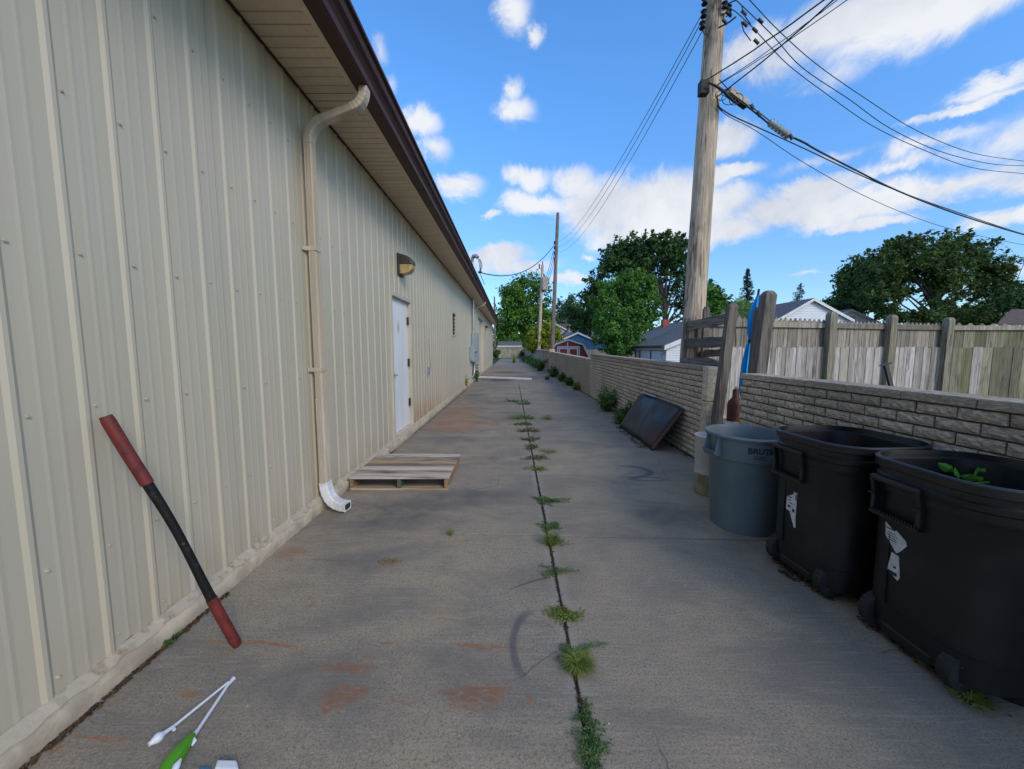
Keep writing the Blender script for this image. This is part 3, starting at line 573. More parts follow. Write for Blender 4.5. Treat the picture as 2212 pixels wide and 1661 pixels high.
hz = 5.30; m = MB(); m.tube([(mx, 16.9, hz-.02), (mx, 16.9, hz+.12), (mx+.05, 16.88, hz+.2), (mx+.16, 16.85, hz+.21), (mx+.25, 16.8, hz+.13)], [.06, .075, .09, .09, .07], 12); m.build('weatherhead', M['steel'], t)
# ------------------------------------------------------------ brick walls on the right
def rough_brick(seed, L=.215, H=.0655, D=.018):
    rr = random.Random(seed); m = MB(); nx, nz = 7, 3; vs = []
    for j in range(nz+1):
        for i in range(nx+1):
            edge = i in (0, nx) or j in (0, nz); d = -D*.55 if edge else -D+rr.uniform(-.006, .005)
            vs.append((d+rr.uniform(-.0015, .0015), -L/2+L*i/nx, -H/2+H*j/nz+(rr.uniform(-.002, .002) if edge else 0)))
    fs = [(j*(nx+1)+i, (j+1)*(nx+1)+i, (j+1)*(nx+1)+i+1, j*(nx+1)+i+1) for j in range(nz) for i in range(nx)]; m.add(vs, fs)
    b = len(m.v); rim = [0, nx, (nz+1)*(nx+1)-1, nz*(nx+1)]
    m.v += [(.006, m.v[i][1], m.v[i][2]) for i in rim]
    for a in range(4): m.f.append((rim[a], rim[(a+1) % 4], b+(a+1) % 4, b+a))
    me = m.mesh('brick'); me.materials.append(M['brick']); return me
brick_meshes = [rough_brick(i) for i in range(6)]
BX = 2.52
def brick_wall(label, y0, y1, top, parts_from=None, limit=290, group='pieces of brick patterned wall beside the driveway', L=.225):
    t = thing('block_wall', label, 'wall', (BX+.1, (y0+y1)/2, 0), group)
    m = MB(); n = 8
    rings = []
    for i in range(n+1):
        Y = y0+(y1-y0)*i/n; T = top(Y)-.03; rings.append([(BX+.012, Y, -.05), (BX+.012, Y, T), (BX+.21, Y, T), (BX+.21, Y, -.05)])
    m.loft(rings, True, True); m.build('wall_core', M['mortar'], t)
    # capping course: long rough blocks
    Y = y0
    cm = MB()
    while Y < y1-.02:
        Z0 = top(Y); Ly = min(.405, y1-Y); Z1 = top(Y+Ly); w = random.uniform(-.003, .004); c = cm if Y > 14 else MB()
        c.add([(BX-.012+w, Y+.003, Z0-.055), (BX-.012+w, Y+Ly-.003, Z1-.055), (BX+.215, Y+Ly-.003, Z1-.055), (BX+.215, Y+.003, Z0-.055),
               (BX-.008+w, Y+.003, Z0), (BX-.008+w, Y+Ly-.003, Z1), (BX+.21, Y+Ly-.003, Z1), (BX+.21, Y+.003, Z0)], [(0,3,2,1),(4,5,6,7),(0,1,5,4),(1,2,6,5),(2,3,7,6),(3,0,4,7)])
        if c is not cm: c.build('cap_block', M['brick'], t, bevel=.006)
        Y += Ly
    if cm.v: cm.build('cap_block', M['block'], t, kind='stuff')
    NC = 16; jm = MB(); cnt = 0; cols = int((y1-y0)/L)+2; items = []
    for i in range(cols):
        for j in range(NC):
            off = 0 if j % 2 else -L/2; a = max(y0, y0+i*L+off); e = min(y1, y0+(i+1)*L+off)
            if e-a < .04: continue
            items.append((a, e, j))
    items.sort(key=lambda q: abs((q[0]+q[1])/2-1.5) if y0 < 2 else q[0])
    for (a, e, j) in items:
        Yc = (a+e)/2; ch = (top(Yc)-.058)/NC; z = ch*(j+.5); sl = (top(e)-top(a))/(e-a)*(j+.5)/NC
        if cnt < limit and Yc > (parts_from or -9):
            inst('brick', brick_meshes[random.randrange(6)], t, (BX+.012+random.uniform(-.002, .003), Yc, z), (math.atan(sl), 0, 0), (1, (e-a-(.011 if y0 < 2 else .006))/.215, (ch-.012)/.0655)); cnt += 1
        else:
            q = random.uniform(-.003, .003); h = (ch-.016)/2; l = (e-a-.006)/2
            x = BX-.010+q; jm.add([(x+.004, Yc-l, z-h-sl*l), (x+.004, Yc+l, z-h+sl*l), (x+.004, Yc+l, z+h+sl*l), (x+.004, Yc-l, z+h-sl*l), (x-.004, Yc-l+.01, z-sl*l), (x-.004, Yc+l-.01, z+sl*l),
                (BX+.014, Yc-l, z-h-sl*l), (BX+.014, Yc+l, z-h+sl*l), (BX+.014, Yc+l, z+h+sl*l), (BX+.014, Yc-l, z+h-sl*l)],
                [(0, 4, 5, 1), (4, 3, 2, 5), (0, 3, 4), (1, 5, 2), (0, 1, 7, 6), (2, 3, 9, 8), (1, 2, 8, 7), (3, 0, 6, 9)])
    if jm.v: jm.build('brick', M['brick'], t, kind='stuff')
    return t
brick_wall('near brick patterned block wall behind the black bins with rough flat cap', -.8, 4.17, lambda Y: 1.235, 1.0)
wA = brick_wall('middle brick patterned block wall from the grey block pier to the stepped top', 5.0, 12.2, lambda Y: 1.275+.011*(Y-5))
brick_wall('lower far brick patterned block wall in front of the red barn shed', 12.2, 24.8, lambda Y: 1.18+.0125*(Y-12.2), limit=0)
brick_wall('farthest brick patterned block wall beyond the tan pillar under the yellow green bush', 25.2, 43, lambda Y: 1.42+.006*(Y-25), limit=0, L=.3)
m = MB(); m.box((2.51, 4.86, -.05), (2.725, 4.995, .82)); m.build('pier_block', M['block'], wA, bevel=.008)
m = MB(); m.box((2.512, 4.862, .828), (2.722, 4.995, 1.275)); m.build('pier_block', M['block'], wA, bevel=.008)
t = thing('masonry_ledge', 'low grey block ledge in the gap behind the round can', 'ledge', (2.6, 4.5, 0)); m = MB(); m.box((2.56, 4.18, -.05), (2.76, 4.855, .40)); m.build('ledge_block', M['block'], t, bevel=.01)
m = MB(); m.box((2.56, 4.18, .408), (2.76, 4.855, .61)); m.build('ledge_block', M['block'], t, bevel=.01)
t = thing('masonry_pillar', 'tan stained pillar between two far stretches of brick wall by the slender pole', 'pillar', (2.6, 25, 0))
m = MB(); m.box((2.44, 24.8, -.05), (2.8, 25.2, .9)); m.build('lower_block', M['tan_masonry'], t, bevel=.015); m = MB(); m.box((2.445, 24.805, .91), (2.795, 25.195, 1.5)); m.build('upper_block', M['tan_masonry'], t, bevel=.015)
# back wall across the end
t = thing('back_wall', 'stained tan wall closing the far end of the driveway', 'wall', (0, 66, 0))
xl, xr = P(1068, 760, 66).x, P(1132.5, 760, 66).x
m = MB(); m.box((xl-4, 66, -.1), (xr, 66.3, 1.72)); m.build('wall_face', M['tan_masonry'], t); 
for i in range(9): 
    a = xl-4+(xr-xl+4)*i/9; m = MB(); m.box((a+.01, 65.93, 1.722), (a+(xr-xl+4)/9-.01, 66.37, 1.86)); m.build('cap_block', M['concrete_curb'], t)
t = thing('board_fence', 'weathered grey board fence joining the tan end wall to the brick wall', 'fence', (3, 55, 0))
for i in range(46):
    q = i/46; a = Vector((xr, 66, 0)).lerp(Vector((BX+.05, 43.2, 0)), q); c = Vector((xr, 66, 0)).lerp(Vector((BX+.05, 43.2, 0)), (i+.93)/46)
    m = MB(); m.prism([(a.x, a.y, 0), (c.x, c.y, 0), (c.x, c.y, 1.80+random.uniform(-.03, .03)-.3*q), (a.x, a.y, 1.80-.3*q)], (.03, .0, 0)); m.build('board', M['fence'], t)
t = thing('board_fence', 'grey board fence behind the red barn shed and under the maple', 'fence', (6, 31, 0))
for i in range(62):
    a = P(1255, 760, 33).x+i*.15; m = MB(); m.box((a, 33+.01*(i % 2), 0), (a+.142, 33.02+.01*(i % 2), 1.46+random.uniform(-.02, .02)-(.2 if i > 18 else 0))); m.build('board', M['fence'], t)
# ------------------------------------------------------------ picket fence behind the near wall
fn = [P(1512, 754, 6.1), P(1634, 754, 6.3), P(1779, 754, 6.6), P(1907, 754, 7.0), P(2028, 754, 7.3), P(2420, 754, 7.3)]
t = thing('picket_fence', 'tall weathered picket fence with a row of shorter pale boards in front', 'fence', (fn[2].x, fn[2].y, 0))
topz = [2.04, 2.03, 2.0, 1.995, 1.99, 1.99]
def seg_obj(name, mat, o, d, nrm, s0, w, z0, z1, shape, th=.018, off=0.0):
    a = o+d*s0+nrm*off; q = lambda s, z: Vector((a.x+d.x*s, a.y+d.y*s, z))
    if shape == 'point': poly = [q(0, z0), q(w, z0), q(w, z1-w*.55), q(w*.72, z1-w*.32), q(w*.58, z1), q(w*.42, z1), q(w*.28, z1-w*.32), q(0, z1-w*.55)]
    elif shape == 'wide': poly = [q(0, z0), q(w, z0), q(w, z1-w*.36), q(w*.55, z1), q(w*.45, z1), q(0, z1-w*.36)]
    elif shape == 'dog': poly = [q(0, z0), q(w, z0), q(w, z1-.02), q(w*.8, z1), q(w*.2, z1), q(0, z1-.02)]
    else: poly = [q(0, z0), q(w, z0), q(w, z1), q(0, z1)]
    m = MB(); m.prism(poly, nrm*th); return m.build(name, mat, t)
for i in range(5):
    a, c = fn[i], fn[i+1]; d = Vector((c.x-a.x, c.y-a.y, 0)); L = d.length; d.normalize(); nrm = Vector((d.y, -d.x, 0)); wide = i == 4
    w = .20 if wide else .092; n = int(L/(w+.006))
    for k in range(n):
        s = k*L/n; zt = topz[i]+(topz[i+1]-topz[i])*k/n+random.uniform(-.01, .01)
        if i == 2 and k == n//2+4 and False: continue
        seg_obj('picket', M['fence_green'] if wide else M['fence'], a, d, nrm, s, L/n-random.uniform(.004, .012), .1, zt, 'wide' if wide else 'point', .018, 0)
    w2 = .19 if wide else .10; n2 = int(L/w2)
    for k in range(n2):
        seg_obj('board', M['fence_green'] if wide and random.random() < .6 else M['fence_low'], a, d, nrm, k*L/n2, L/n2-random.uniform(.002, .008), .0, 1.535+random.uniform(-.012, .012), 'dog', .018, .045+.006*(k % 2))
    m = MB(); z = 1.86; m.prism([Vector((a.x, a.y, z))+nrm*.02, Vector((c.x, c.y, z))+nrm*.02, Vector((c.x, c.y, z+.085))+nrm*.02, Vector((a.x, a.y, z+.085))+nrm*.02], nrm*.04); m.build('rail', M['fence'], t)
for i, zt in ((2, 2.13), (3, 2.11), (4, 2.09)):
    a = fn[i]; m = MB(); y = a.y-.12; w = .058
    m.loft([[(a.x-w*s, y-w*s, z), (a.x+w*s, y-w*s, z), (a.x+w*s, y+w*s, z), (a.x-w*s, y+w*s, z)] for z, s in ((0, 1), (zt-.05, 1), (zt-.01, .72), (zt, .4))], True, True); m.build('post', M['post'], t)
for i, (px) in enumerate((1773, 1897)):
    q = P(px, 770, 6.4); 
# leaning posts and umbrella
def post_thing(label, p, q, w, group=None, top=.05, dd=None):
    t = thing('wooden_post', label, 'post', (p.x, p.y, 0), group); d = (q-p).normalized(); m = MB()
    u = Vector((1, 0, 0)); u = (u-d*u.dot(d)).normalized(); v = d.cross(u); dd = dd or w
    rings = []
    for (pt, s) in ((p, 1), (q-d*top, 1), (q-d*top*.3, .72), (q, .45)): rings.append([pt+u*(i*w/2*s)+v*(j*dd/2*(s if s < 1 else 1)) for i, j in ((-1, -1), (1, -1), (1, 1), (-1, 1))])
    m.loft(rings, True, True); m.build('post_timber', M['old_wood_z'], t, bevel=.008); return t
def line_to_ground(x0, y0, x1, y1, c0, c1):
    a, c = P(x0, y0, c0), P(x1, y1, c1); d = c-a; k = -a.z/d.z; return a+d*k, a
p, q = line_to_ground(1661, 628, 1640, 790, 4.3, 4.36); post_thing('thick square grey post leaning beside the blue umbrella', p, q, .125)
p, q = line_to_ground(1640, 662, 1627, 800, 4.55, 4.6); post_thing('thinner grey post between the blue umbrella and the thick post', p, q, .085)
p, q = line_to_ground(1583, 655, 1546, 925, 4.45, 4.62); post_thing('tall grey post leaning against the end pier of the middle wall', p, q, .105, dd=.09)
t = thing('garden_umbrella', 'closed bright blue umbrella tied at the middle behind the near wall', 'umbrella', tuple(P(1626, 900, 4.9)))
cx = P(1624, 754, 4.9); m = MB(); rings = []
for (z, r_, dx) in ((2.22, .004, .045), (2.15, .03, .04), (2.0, .075, .03), (1.86, .085, .015), (1.72, .06, -.005), (1.60, .028, -.02), (1.52, .05, -.03), (1.3, .075, -.04), (1.1, .085, -.045), (.95, .10, -.03), (.8, .05, -.02)):
    rings.append([(cx.x+dx+r_*1.02*(1 if k % 2 else .6)*math.cos(2*math.pi*k/14), cx.y+r_*1.02*(1 if k % 2 else .6)*math.sin(2*math.pi*k/14), z) for k in range(14)])
m.loft(rings, True, True); m.build('canopy', M['umbrella'], t, smooth=False)
m = MB(); m.tube([(cx.x, cx.y, 0), (cx.x+.02, cx.y, 2.0), (cx.x+.047, cx.y, 2.26)], .014, 8); m.build('pole', M['dark_metal'], t)
m = MB(); m.tube([(cx.x-.02, cx.y, 1.58), (cx.x-.02, cx.y, 1.62)], .034, 12); m.build('tie', M['black'], t)
# slatted gate panel along the wall
t = thing('slatted_panel', 'old grey slatted wooden panel standing on the middle wall in front of the thick pole', 'fence panel', (2.8, 5.5, 1.2))
def gate_board(x0, y0, x1, y1, h, d0=5.95, d1=4.85, mat='old_wood', th=.035, broken=False):
    a, c = P(x0, y0, d0), P(x1, y1, d1); m = MB()
    rows = []
    for i in range(7):
        k = i/6; p_ = a.lerp(c, k); hh = h*(1+(.12*math.sin(i*2.1))); up = .0
        if broken and i >= 5: hh *= (.8 if i == 5 else .35); up = -.02 if i == 6 else 0
        rows.append([(p_.x, p_.y, p_.z-hh/2+up), (p_.x, p_.y, p_.z+hh/2+up), (p_.x+th, p_.y, p_.z+hh/2+up), (p_.x+th, p_.y, p_.z-hh/2+up)])
    m.loft(rows, True, True); return m.build('slat', M[mat], t)
gate_board(1480, 706, 1574, 687, .135); gate_board(1480, 742, 1566, 738, .14); gate_board(1469, 783, 1556, 785, .15, broken=True)
gate_board(1492, 764, 1560, 762, .10, 6.3, 5.1)
for (x, y0, y1, c, w) in ((1472, 688, 800, 6.0, .09), (1499, 690, 790, 5.9, .07), (1512, 664, 790, 5.75, .085), (1562, 690, 790, 5.0, .05)):
    a, c2 = P(x, y1, c), P(x, y0, c); a.z = min(a.z, 1.28); m = MB()
    m.loft([[(a.x+.05-w/2*s, a.y-w/2, z), (a.x+.05+w/2*s, a.y-w/2, z), (a.x+.05+w/2*s, a.y+.02, z), (a.x+.05-w/2*s, a.y+.02, z)] for z, s in ((a.z, 1), (c2.z-.05, 1), (c2.z, .5))], True, True); m.build('upright', M['old_wood_z'], t, bevel=.004)
# ------------------------------------------------------------ bins and containers
def sq_ring(h, r, z, n=8, wob=0):
    pts = []
    for (sx, sy, a0) in ((1, 1, 0), (-1, 1, 90), (-1, -1, 180), (1, -1, 270)):
        for k in range(n+1):
            an = R(a0+90*k/n); pts.append((sx*(h-r)+r*math.cos(an), sy*(h-r)+r*math.sin(an), z))
    return pts
def sticker(parent, polys, x, yw, zh, y0, z0, lines):
    m = MB()
    for poly in polys: m.prism([(x(y0+yw*u, z0+zh*v), y0+yw*u, z0+zh*v) for u, v in poly], (-.0015, 0, 0))
    s = m.build('torn_sticker', M['paper'], parent); m = MB()
    for (u0, u1, v, hh) in lines:
        ya, yb, z = y0+yw*u0, y0+yw*u1, z0+zh*v; xa = x(ya, z)-.0022
        m.add([(xa, ya, z), (x(yb, z)-.0022, yb, z), (x(yb, z+hh)-.0022, yb, z+hh), (x(ya, z+hh)-.0022, ya, z+hh)], [(0, 1, 2, 3)])
    m.build('print', M['ink'], s, recalc=False, kind='stuff')
def wheeled_bin(x, y, rz, label):
    t = thing('wheeled_bin', label, 'bin', (x, y, 0), 'open black wheeled bins', rz=rz)
    prof_ = [(.055, .250, .12), (.065, .266, .13), (.20, .272, .14), (.205, .277, .14), (.45, .284, .16), (.775, .290, .18), (.79, .296, .18), (.80, .298, .18), (.835, .300, .18), (.842, .306, .18), (.868, .308, .18), (.875, .300, .18), (.905, .302, .18), (.912, .316, .19), (.948, .318, .19), (.955, .312, .19), (.955, .302, .18), (.925, .294, .14), (.918, .276, .13), (.80, .270, .13), (.45, .252, .12), (.16, .232, .09)]
    m = MB(); m.loft([sq_ring(h, r_, z) for z, h, r_ in prof_], True, True); m.smooth = True; body = m.build('body', M['bin'], t)
    fx = lambda y_, z: -(.277+(z-.2)*.024)-.0015
    # handle: top grip, side arms, toothed lower bar
    h = MB(); h.box((-.328, -.03, .832), (-.285, .215, .860)); h.build('handle_grip', M['bin'], t, bevel=.008)
    for yy in (-.03, .195):
        h = MB(); h.loft([[(-.325, yy, .835), (-.29, yy, .835), (-.29, yy+.02, .835), (-.325, yy+.02, .835)], [(-.310, yy, .76), (-.28, yy, .76), (-.28, yy+.02, .76), (-.310, yy+.02, .76)], [(-.312, yy, .67), (-.27, yy, .67), (-.27, yy+.02, .67), (-.312, yy+.02, .67)]], True, True)
        h.box((-.322, yy-.006, .755), (-.28, yy+.026, .765)); h.build('handle_arm', M['bin'], t, bevel=.003)
    h = MB(); h.box((-.315, -.03, .655), (-.27, .215, .668))
    for i in range(16): h.box((-.318, -.022+i*.0145, .668), (-.29, -.0145+i*.0145, .682))
    h.build('toothed_bar', M['bin'], t)
    # side panel crease and lower skirt line
    h = MB(); h.box((-.289, .118, .21), (-.272, .122, .62)); h.build('crease', M['bin'], t)
    for yy in (-.165, .225):
        wn = 20; rx = -.196; m = MB()
        m.loft([[(rx+rr*math.cos(2*math.pi*k/wn), yv, .098+rr*math.sin(2*math.pi*k/wn)) for k in range(wn)] for yv, rr in ((yy-.03, .080), (yy-.028, .094), (yy+.028, .094), (yy+.03, .080))], True, True); wh = m.build('wheel', M['black'], t, smooth=True)
        tr = MB()
        for k in range(26):
            a = 2*math.pi*k/26; ca, sa = math.cos(a), math.sin(a); rad = lambda r0: (rx+ca*r0, .098+sa*r0); p0, p1 = rad(.093), rad(.0978); q = .0055
            tr.add([(p0[0]-sa*q, yy-.027, p0[1]+ca*q), (p0[0]+sa*q, yy-.027, p0[1]-ca*q), (p1[0]+sa*q, yy-.027, p1[1]-ca*q), (p1[0]-sa*q, yy-.027, p1[1]+ca*q), (p0[0]-sa*q, yy+.027, p0[1]+ca*q), (p0[0]+sa*q, yy+.027, p0[1]-ca*q), (p1[0]+sa*q, yy+.027, p1[1]-ca*q), (p1[0]-sa*q, yy+.027, p1[1]+ca*q)],
                [(0,1,2,3),(7,6,5,4),(1,5,6,2),(3,2,6,7),(0,3,7,4)])
        tr.build('tread', M['black'], wh)
        hb = MB(); hb.tube([(rx, yy-.036, .098), (rx, yy+.036, .098)], .013, 10); 
        for k in range(5):
            a = 2*math.pi*k/5; hb.beam((rx, yy-.031, .098), (rx+.07*math.cos(a), yy-.031, .098+.07*math.sin(a)), .016, .006, (0, 1, 0))
        hb.build('hub', M['hub_grey'], wh)
        hb = MB(); hb.tube([(rx, yy-.040, .098), (rx, yy-.036, .098)], .007, 8); hb.build('axle_cap', M['steel'], wh)
    m = MB(); m.loft([sq_ring(.155, .07, 0), sq_ring(.165, .07, .12)], True, True); m.v = [(v[0]+.07, v[1]*1.55, v[2]) for v in m.v]; m.build('foot', M['bin'], t)
    m = MB(); m.box((-.272, -.10, .045), (-.245, .145, .10)); m.build('skirt', M['bin'], t, bevel=.01)
    return t, fx
b1, fx = wheeled_bin(2.13, 2.375, R(4), 'black wheeled bin between the round grey can and the other black bin')
sticker(b1, [[(0, 1), (.9, .78), (.95, .42), (.6, .40), (.15, 0), (.02, .02), (.05, .3)][::-1], [(0.02, .9), (.35, .97), (.2, 1.0)]], fx, .088, .24, .02, .335, [(.45, .75, .78, .008), (.5, .8, .70, .006), (.35, .7, .62, .006), (.55, .8, .5, .016), (.15, .35, .42, .022), (.02, .12, .78, .04)])
b2, fx = wheeled_bin(2.185, 1.705, R(-1), 'nearest black wheeled bin at the right edge holding green leaves')
sticker(b2, [[(.05, .80), (.5, .92), (.55, .88), (1, 1), (.95, .74), (.42, .50), (.28, .55), (.0, .72)][::-1], [(.30, .46), (.62, .48), (.78, .12), (.28, 0), (.2, .08)][::-1]], fx, .11, .27, .035, .36, [(.62, .95, .89, .006), (.5, .88, .82, .004), (.4, .9, .775, .004), (.45, .86, .73, .004), (.45, .8, .69, .004), (.32, .72, .06, .018), (.38, .5, .2, .012)])
# leaves in the nearest bin
t = thing('plant_cuttings', 'bright green leaves lying inside the nearest black bin', 'leaves', (2.25, 1.8, .8)); lm = []
for (x, y, dx, dy, c, w) in ((2065, 1040, -35, -22, 2.02, .028), (2075, 1055, -8, -28, 1.98, .024), (2105, 1050, 16, -24, 1.98, .03), (2135, 1058, -22, -16, 1.98, .032), (2160, 1062, -10, -18, 1.97, .018), (2120, 1056, -40, -6, 1.99, .03), (2175, 1042, 25, -20, 1.96, .03), (2150, 1044, -34, -8, 1.97, .026), (2195, 1040, 40, -10, 1.95, .03), (2185, 1062, 60, -8, 1.95, .03)):
    a = P(x-4, y-20, c-.02); bq = P(x-4+dx*1.1, y-24+dy*.8, c+.01); d = bq-a; s = d.cross(Vector((0, 1, .3))).normalized()*w; m = MB()
    pts = [a, a+d*.3+s*.8, a+d*.6+s*.7, bq, a+d*.6-s*.7, a+d*.3-s*.8]; mid1, mid2 = a+d*.3-Vector((0, .008, 0)), a+d*.6-Vector((0, .008, 0))
    m.add([a, pts[1], pts[2], bq, pts[4], pts[5], mid1, mid2], [(0, 1, 6), (1, 2, 7, 6), (2, 3, 7), (3, 4, 7), (4, 5, 6, 7), (5, 0, 6)]); m.build('leaf', F['bright'], t, recalc=False)
m = MB(); m.tube([P(2056, 1046, 2.0), P(2136, 1042, 1.95), P(2226, 1040, 1.91)], .005, 5); m.build('stem', F['bright'], t)
# round can
t = thing('round_can', 'blue grey round trash can with flared band and side handle', 'trash can', (1.99, 3.16, 0)); cx, cy = 1.995, 3.16
m = MB(); n = 40; m.lathe([(.235, 0), (.252, .004), (.256, .02), (.283, .60), (.285, .605), (.30, .61), (.310, .775), (.323, .78), (.327, .795), (.320, .808), (.303, .806), (.294, .78), (.275, .6), (.245, .02)], (cx, cy, 0), n); m.build('body', M['can'], t)
def side_handle(sgn, ang):
    a = R(ang); d = Vector((math.cos(a), math.sin(a), 0)); s = Vector((-d.y, d.x, 0)); c0 = Vector((cx, cy, 0)); m = MB()
    for q in (-.075, .065):
        o = c0+d*.295+s*q; m.prism([o+Vector((0, 0, .62)), o+d*.022+Vector((0, 0, .62)), o+d*.058+Vector((0, 0, .64)), o+d*.03+Vector((0, 0, .78)), o+Vector((0, 0, .78))], s*.010)
    o = c0+d*.31; m.prism([o+s*-.075+d*.018+Vector((0, 0, .618)), o+s*.075+d*.018+Vector((0, 0, .618)), o+s*.075+d*.048+Vector((0, 0, .672)), o+s*-.075+d*.048+Vector((0, 0, .672))], d*.008)
    m.build('handle', M['can'], t, bevel=.003)
side_handle(1, 188); side_handle(1, 8)
def text_on(parent, body, size, fn_, mat, name='lettering', bold=.0):
    cu = bpy.data.curves.new(name, 'FONT'); cu.body = body; cu.size = size; cu.extrude = .0; cu.offset = bold; cu.resolution_u = 3; tmp = bpy.data.objects.new(name, cu); COL.objects.link(tmp)
    dg = bpy.context.evaluated_depsgraph_get(); me = bpy.data.meshes.new_from_object(tmp.evaluated_get(dg)); bpy.data.objects.remove(tmp); bpy.data.curves.remove(cu)
    for v in me.vertices: v.co = fn_(v.co.x, v.co.y)
    me.materials.clear(); me.materials.append(mat); o = bpy.data.objects.new(name, me); link(o, parent); return o
def cyl_map(a0, z0, rad):
    def f_(u, v):
        a = a0+u/.31; r_ = rad(z0+v); return (cx+r_*math.cos(a), cy+r_*math.sin(a), z0+v)
    return f_
bandr = lambda z: .300+(z-.61)/.165*.010+.0015
text_on(t, 'BRUTE', .062, cyl_map(R(239), .69, bandr), M['ink'], 'lettering', .0022)
m = MB()
for z in (.668, .655, .645):
    pts = [cyl_map(R(247), z, bandr)(u, 0) for u in (0, .03, .06, .09)]; pts2 = [cyl_map(R(247), z+.0035, bandr)(u, 0) for u in (0, .03, .06, .09)]
    m.add(pts+pts2, [(i, i+1, 5+i, 4+i) for i in range(3)])
m.build('small_print', M['ink'], t, recalc=False)
# white bucket
t = thing('bucket', 'tall milky white bucket stained brown below behind the round can', 'bucket', (2.06, 3.86, 0))
m = MB(); m.lathe([(.142, .215), (.150, .59), (.158, .60), (.158, .615), (.150, .62), (.143, .60), (.136, .22)], (2.06, 3.86, 0), 28); m.build('upper_body', M['bucket'], t)
m = MB(); m.lathe([(.130, 0), (.136, .01), (.140, .205), (.146, .212), (.146, .225), (.139, .228)], (2.06, 3.86, 0), 28); m.build('lower_body', M['bucket_dirty'], t)
m = MB(); m.lathe([(.137, .055), (.143, .058), (.143, .064), (.137, .067)], (2.06, 3.86, 0), 28); m.build('hoop', M['bucket_dirty'], t)
# gas cylinder behind the wall end
q = P(1588, 880, 4.72); t = thing('gas_cylinder', 'rust brown gas cylinder standing behind the end of the near wall', 'gas cylinder', (q.x, q.y, 0))
m = MB(); m.lathe([(.085, 0), (.09, .02), (.09, .80), (.08, .85), (.05, .89), (.038, .905), (.038, .99), (.026, 1.01)], (q.x, q.y, 0), 24); m.build('shell', M['cylinder'], t)
m = MB(); m.tube([(q.x, q.y, .99), (q.x, q.y, 1.04)], .016, 8); m.build('valve', M['steel'], t)
# dark stake
a, c = P(1913, 787, 3.0), P(1925, 836, 3.0); d = c-a; base = a+d*(-a.z/d.z); t = thing('metal_stake', 'thin dark stake with flat head leaning behind the near wall', 'stake', (base.x, base.y, 0))
m = MB(); m.beam(base, a, .028, .02); m.build('shaft', M['dark_metal'], t); m = MB(); m.beam(a+Vector((-.038, 0, -.01)), a+Vector((.038, 0, .012)), .006, .03, (0, 0, 1)); m.build('head', M['dark_metal'], t)
# ------------------------------------------------------------ pallet
t = thing('pallet', 'weathered wooden pallet lying on the concrete against the metal building', 'pallet', (-1.2, 4.4, 0)); x0, x1, y0, y1 = -1.735, -.685, 3.93, 4.90
for i, xx in enumerate((x0, (x0+x1)/2-.02, x1-.04)):
    m = MB(); m.box((xx, y0+.01, .018), (xx+.038, y1, .118)); m.build('stringer', M['green_wood'] if i == 1 else M['stringer'], t, bevel=.003)
yy = y0
for i, w in enumerate((.135, .09, .13, .085, .12, .10, .13)):
    z = .119+random.uniform(0, .003); m = MB(); a = random.uniform(-.012, .012); e = random.uniform(-.012, .012)
    m.prism([(x0-.005, yy+a*.3, z), (x1+.005+e, yy-a*.3, z), (x1+.005+e, yy+w-a*.3, z), (x0-.005, yy+w+a*.3, z)], (0, 0, .017)); m.build('deck_board', M['pallet_pale'] if i in (0, 2, 6) else M['pallet'], t, bevel=.003); yy += w+(.026 if i != 1 else .012)
for a in (y0, (y0+y1)/2-.05, y1-.1):
    m = MB(); m.box((x0, a, .001), (x1, a+.095, .0175)); m.build('bottom_board', M['pallet'], t, bevel=.002)
# ------------------------------------------------------------ bent red and black bar leaning on the wall
ta, tb = Vector((-1.735, 1.60, 1.215)), Vector((-1.37, 1.765, .028)); t = thing('leaning_bar', 'bent bar with red ends and black middle leaning on the metal wall', 'bar', tuple(tb))
def barpt(q):
    p_ = ta.lerp(tb, q); k = .011*math.exp(-((q-.45)/.25)**2); return p_+Vector((k*.8, k*.8, k*.9))
R0 = .0232
def barseg(a, c, mat, name, rr):
    m = MB(); n = 12; m.tube([barpt(a+(c-a)*i/n) for i in range(n+1)], [rr(i/n) for i in range(n+1)], 16); m.build(name, mat, t)
barseg(0, .27, M['bar_red'], 'red_grip', lambda q: R0*1.06 if q > .04 else R0*.92)
barseg(.268, .775, M['bar_black'], 'black_shaft', lambda q: R0*.88*(1-.12*math.sin(q*math.pi)))
barseg(.772, 1, M['bar_red'], 'red_grip', lambda q: R0*1.0 if q < .95 else R0*.8)
m = MB(); pq = barpt(.52)+Vector((.02, -.018, 0)); m.tube([pq, pq+Vector((.006, -.006, .001))], .006, 8); m.build('bolt_hole', M['cylinder'], t)
# ------------------------------------------------------------ green handled tool on the ground
D9 = lambda x, y, z=.012: G((400+x/5.465)*.721, (2000+y/5.465)*.721, z)
t = thing('litter_tool', 'lime green handled tool with two folded white rods on the concrete', 'tool', tuple(D9(900, 1100, 0)))
m = MB(); m.tube([D9(985, 1110), D9(1060, 1010), D9(1540, 290), D9(1640, 175)], [.010, .0065, .0062, .009], 10); m.build('long_rod', M['tool_white'], t)
m = MB(); m.tube([D9(1555, 235, .02), D9(660, 960), D9(480, 1090)], [.005, .0062, .009], 10); m.build('folded_rod', M['tool_white'], t)
m = MB(); a, c = D9(500, 1075), D9(250, 1262); m.tube([a.lerp(c, i/8) for i in range(9)], [.009, .013, .0165, .018, .0175, .015, .012, .009, .009], 10); m.build('bulb_tip', M['tool_white'], t)
m = MB(); m.tube([D9(655, 965), D9(665, 1020)], .006, 6); m.build('clip', M['tool_white'], t)
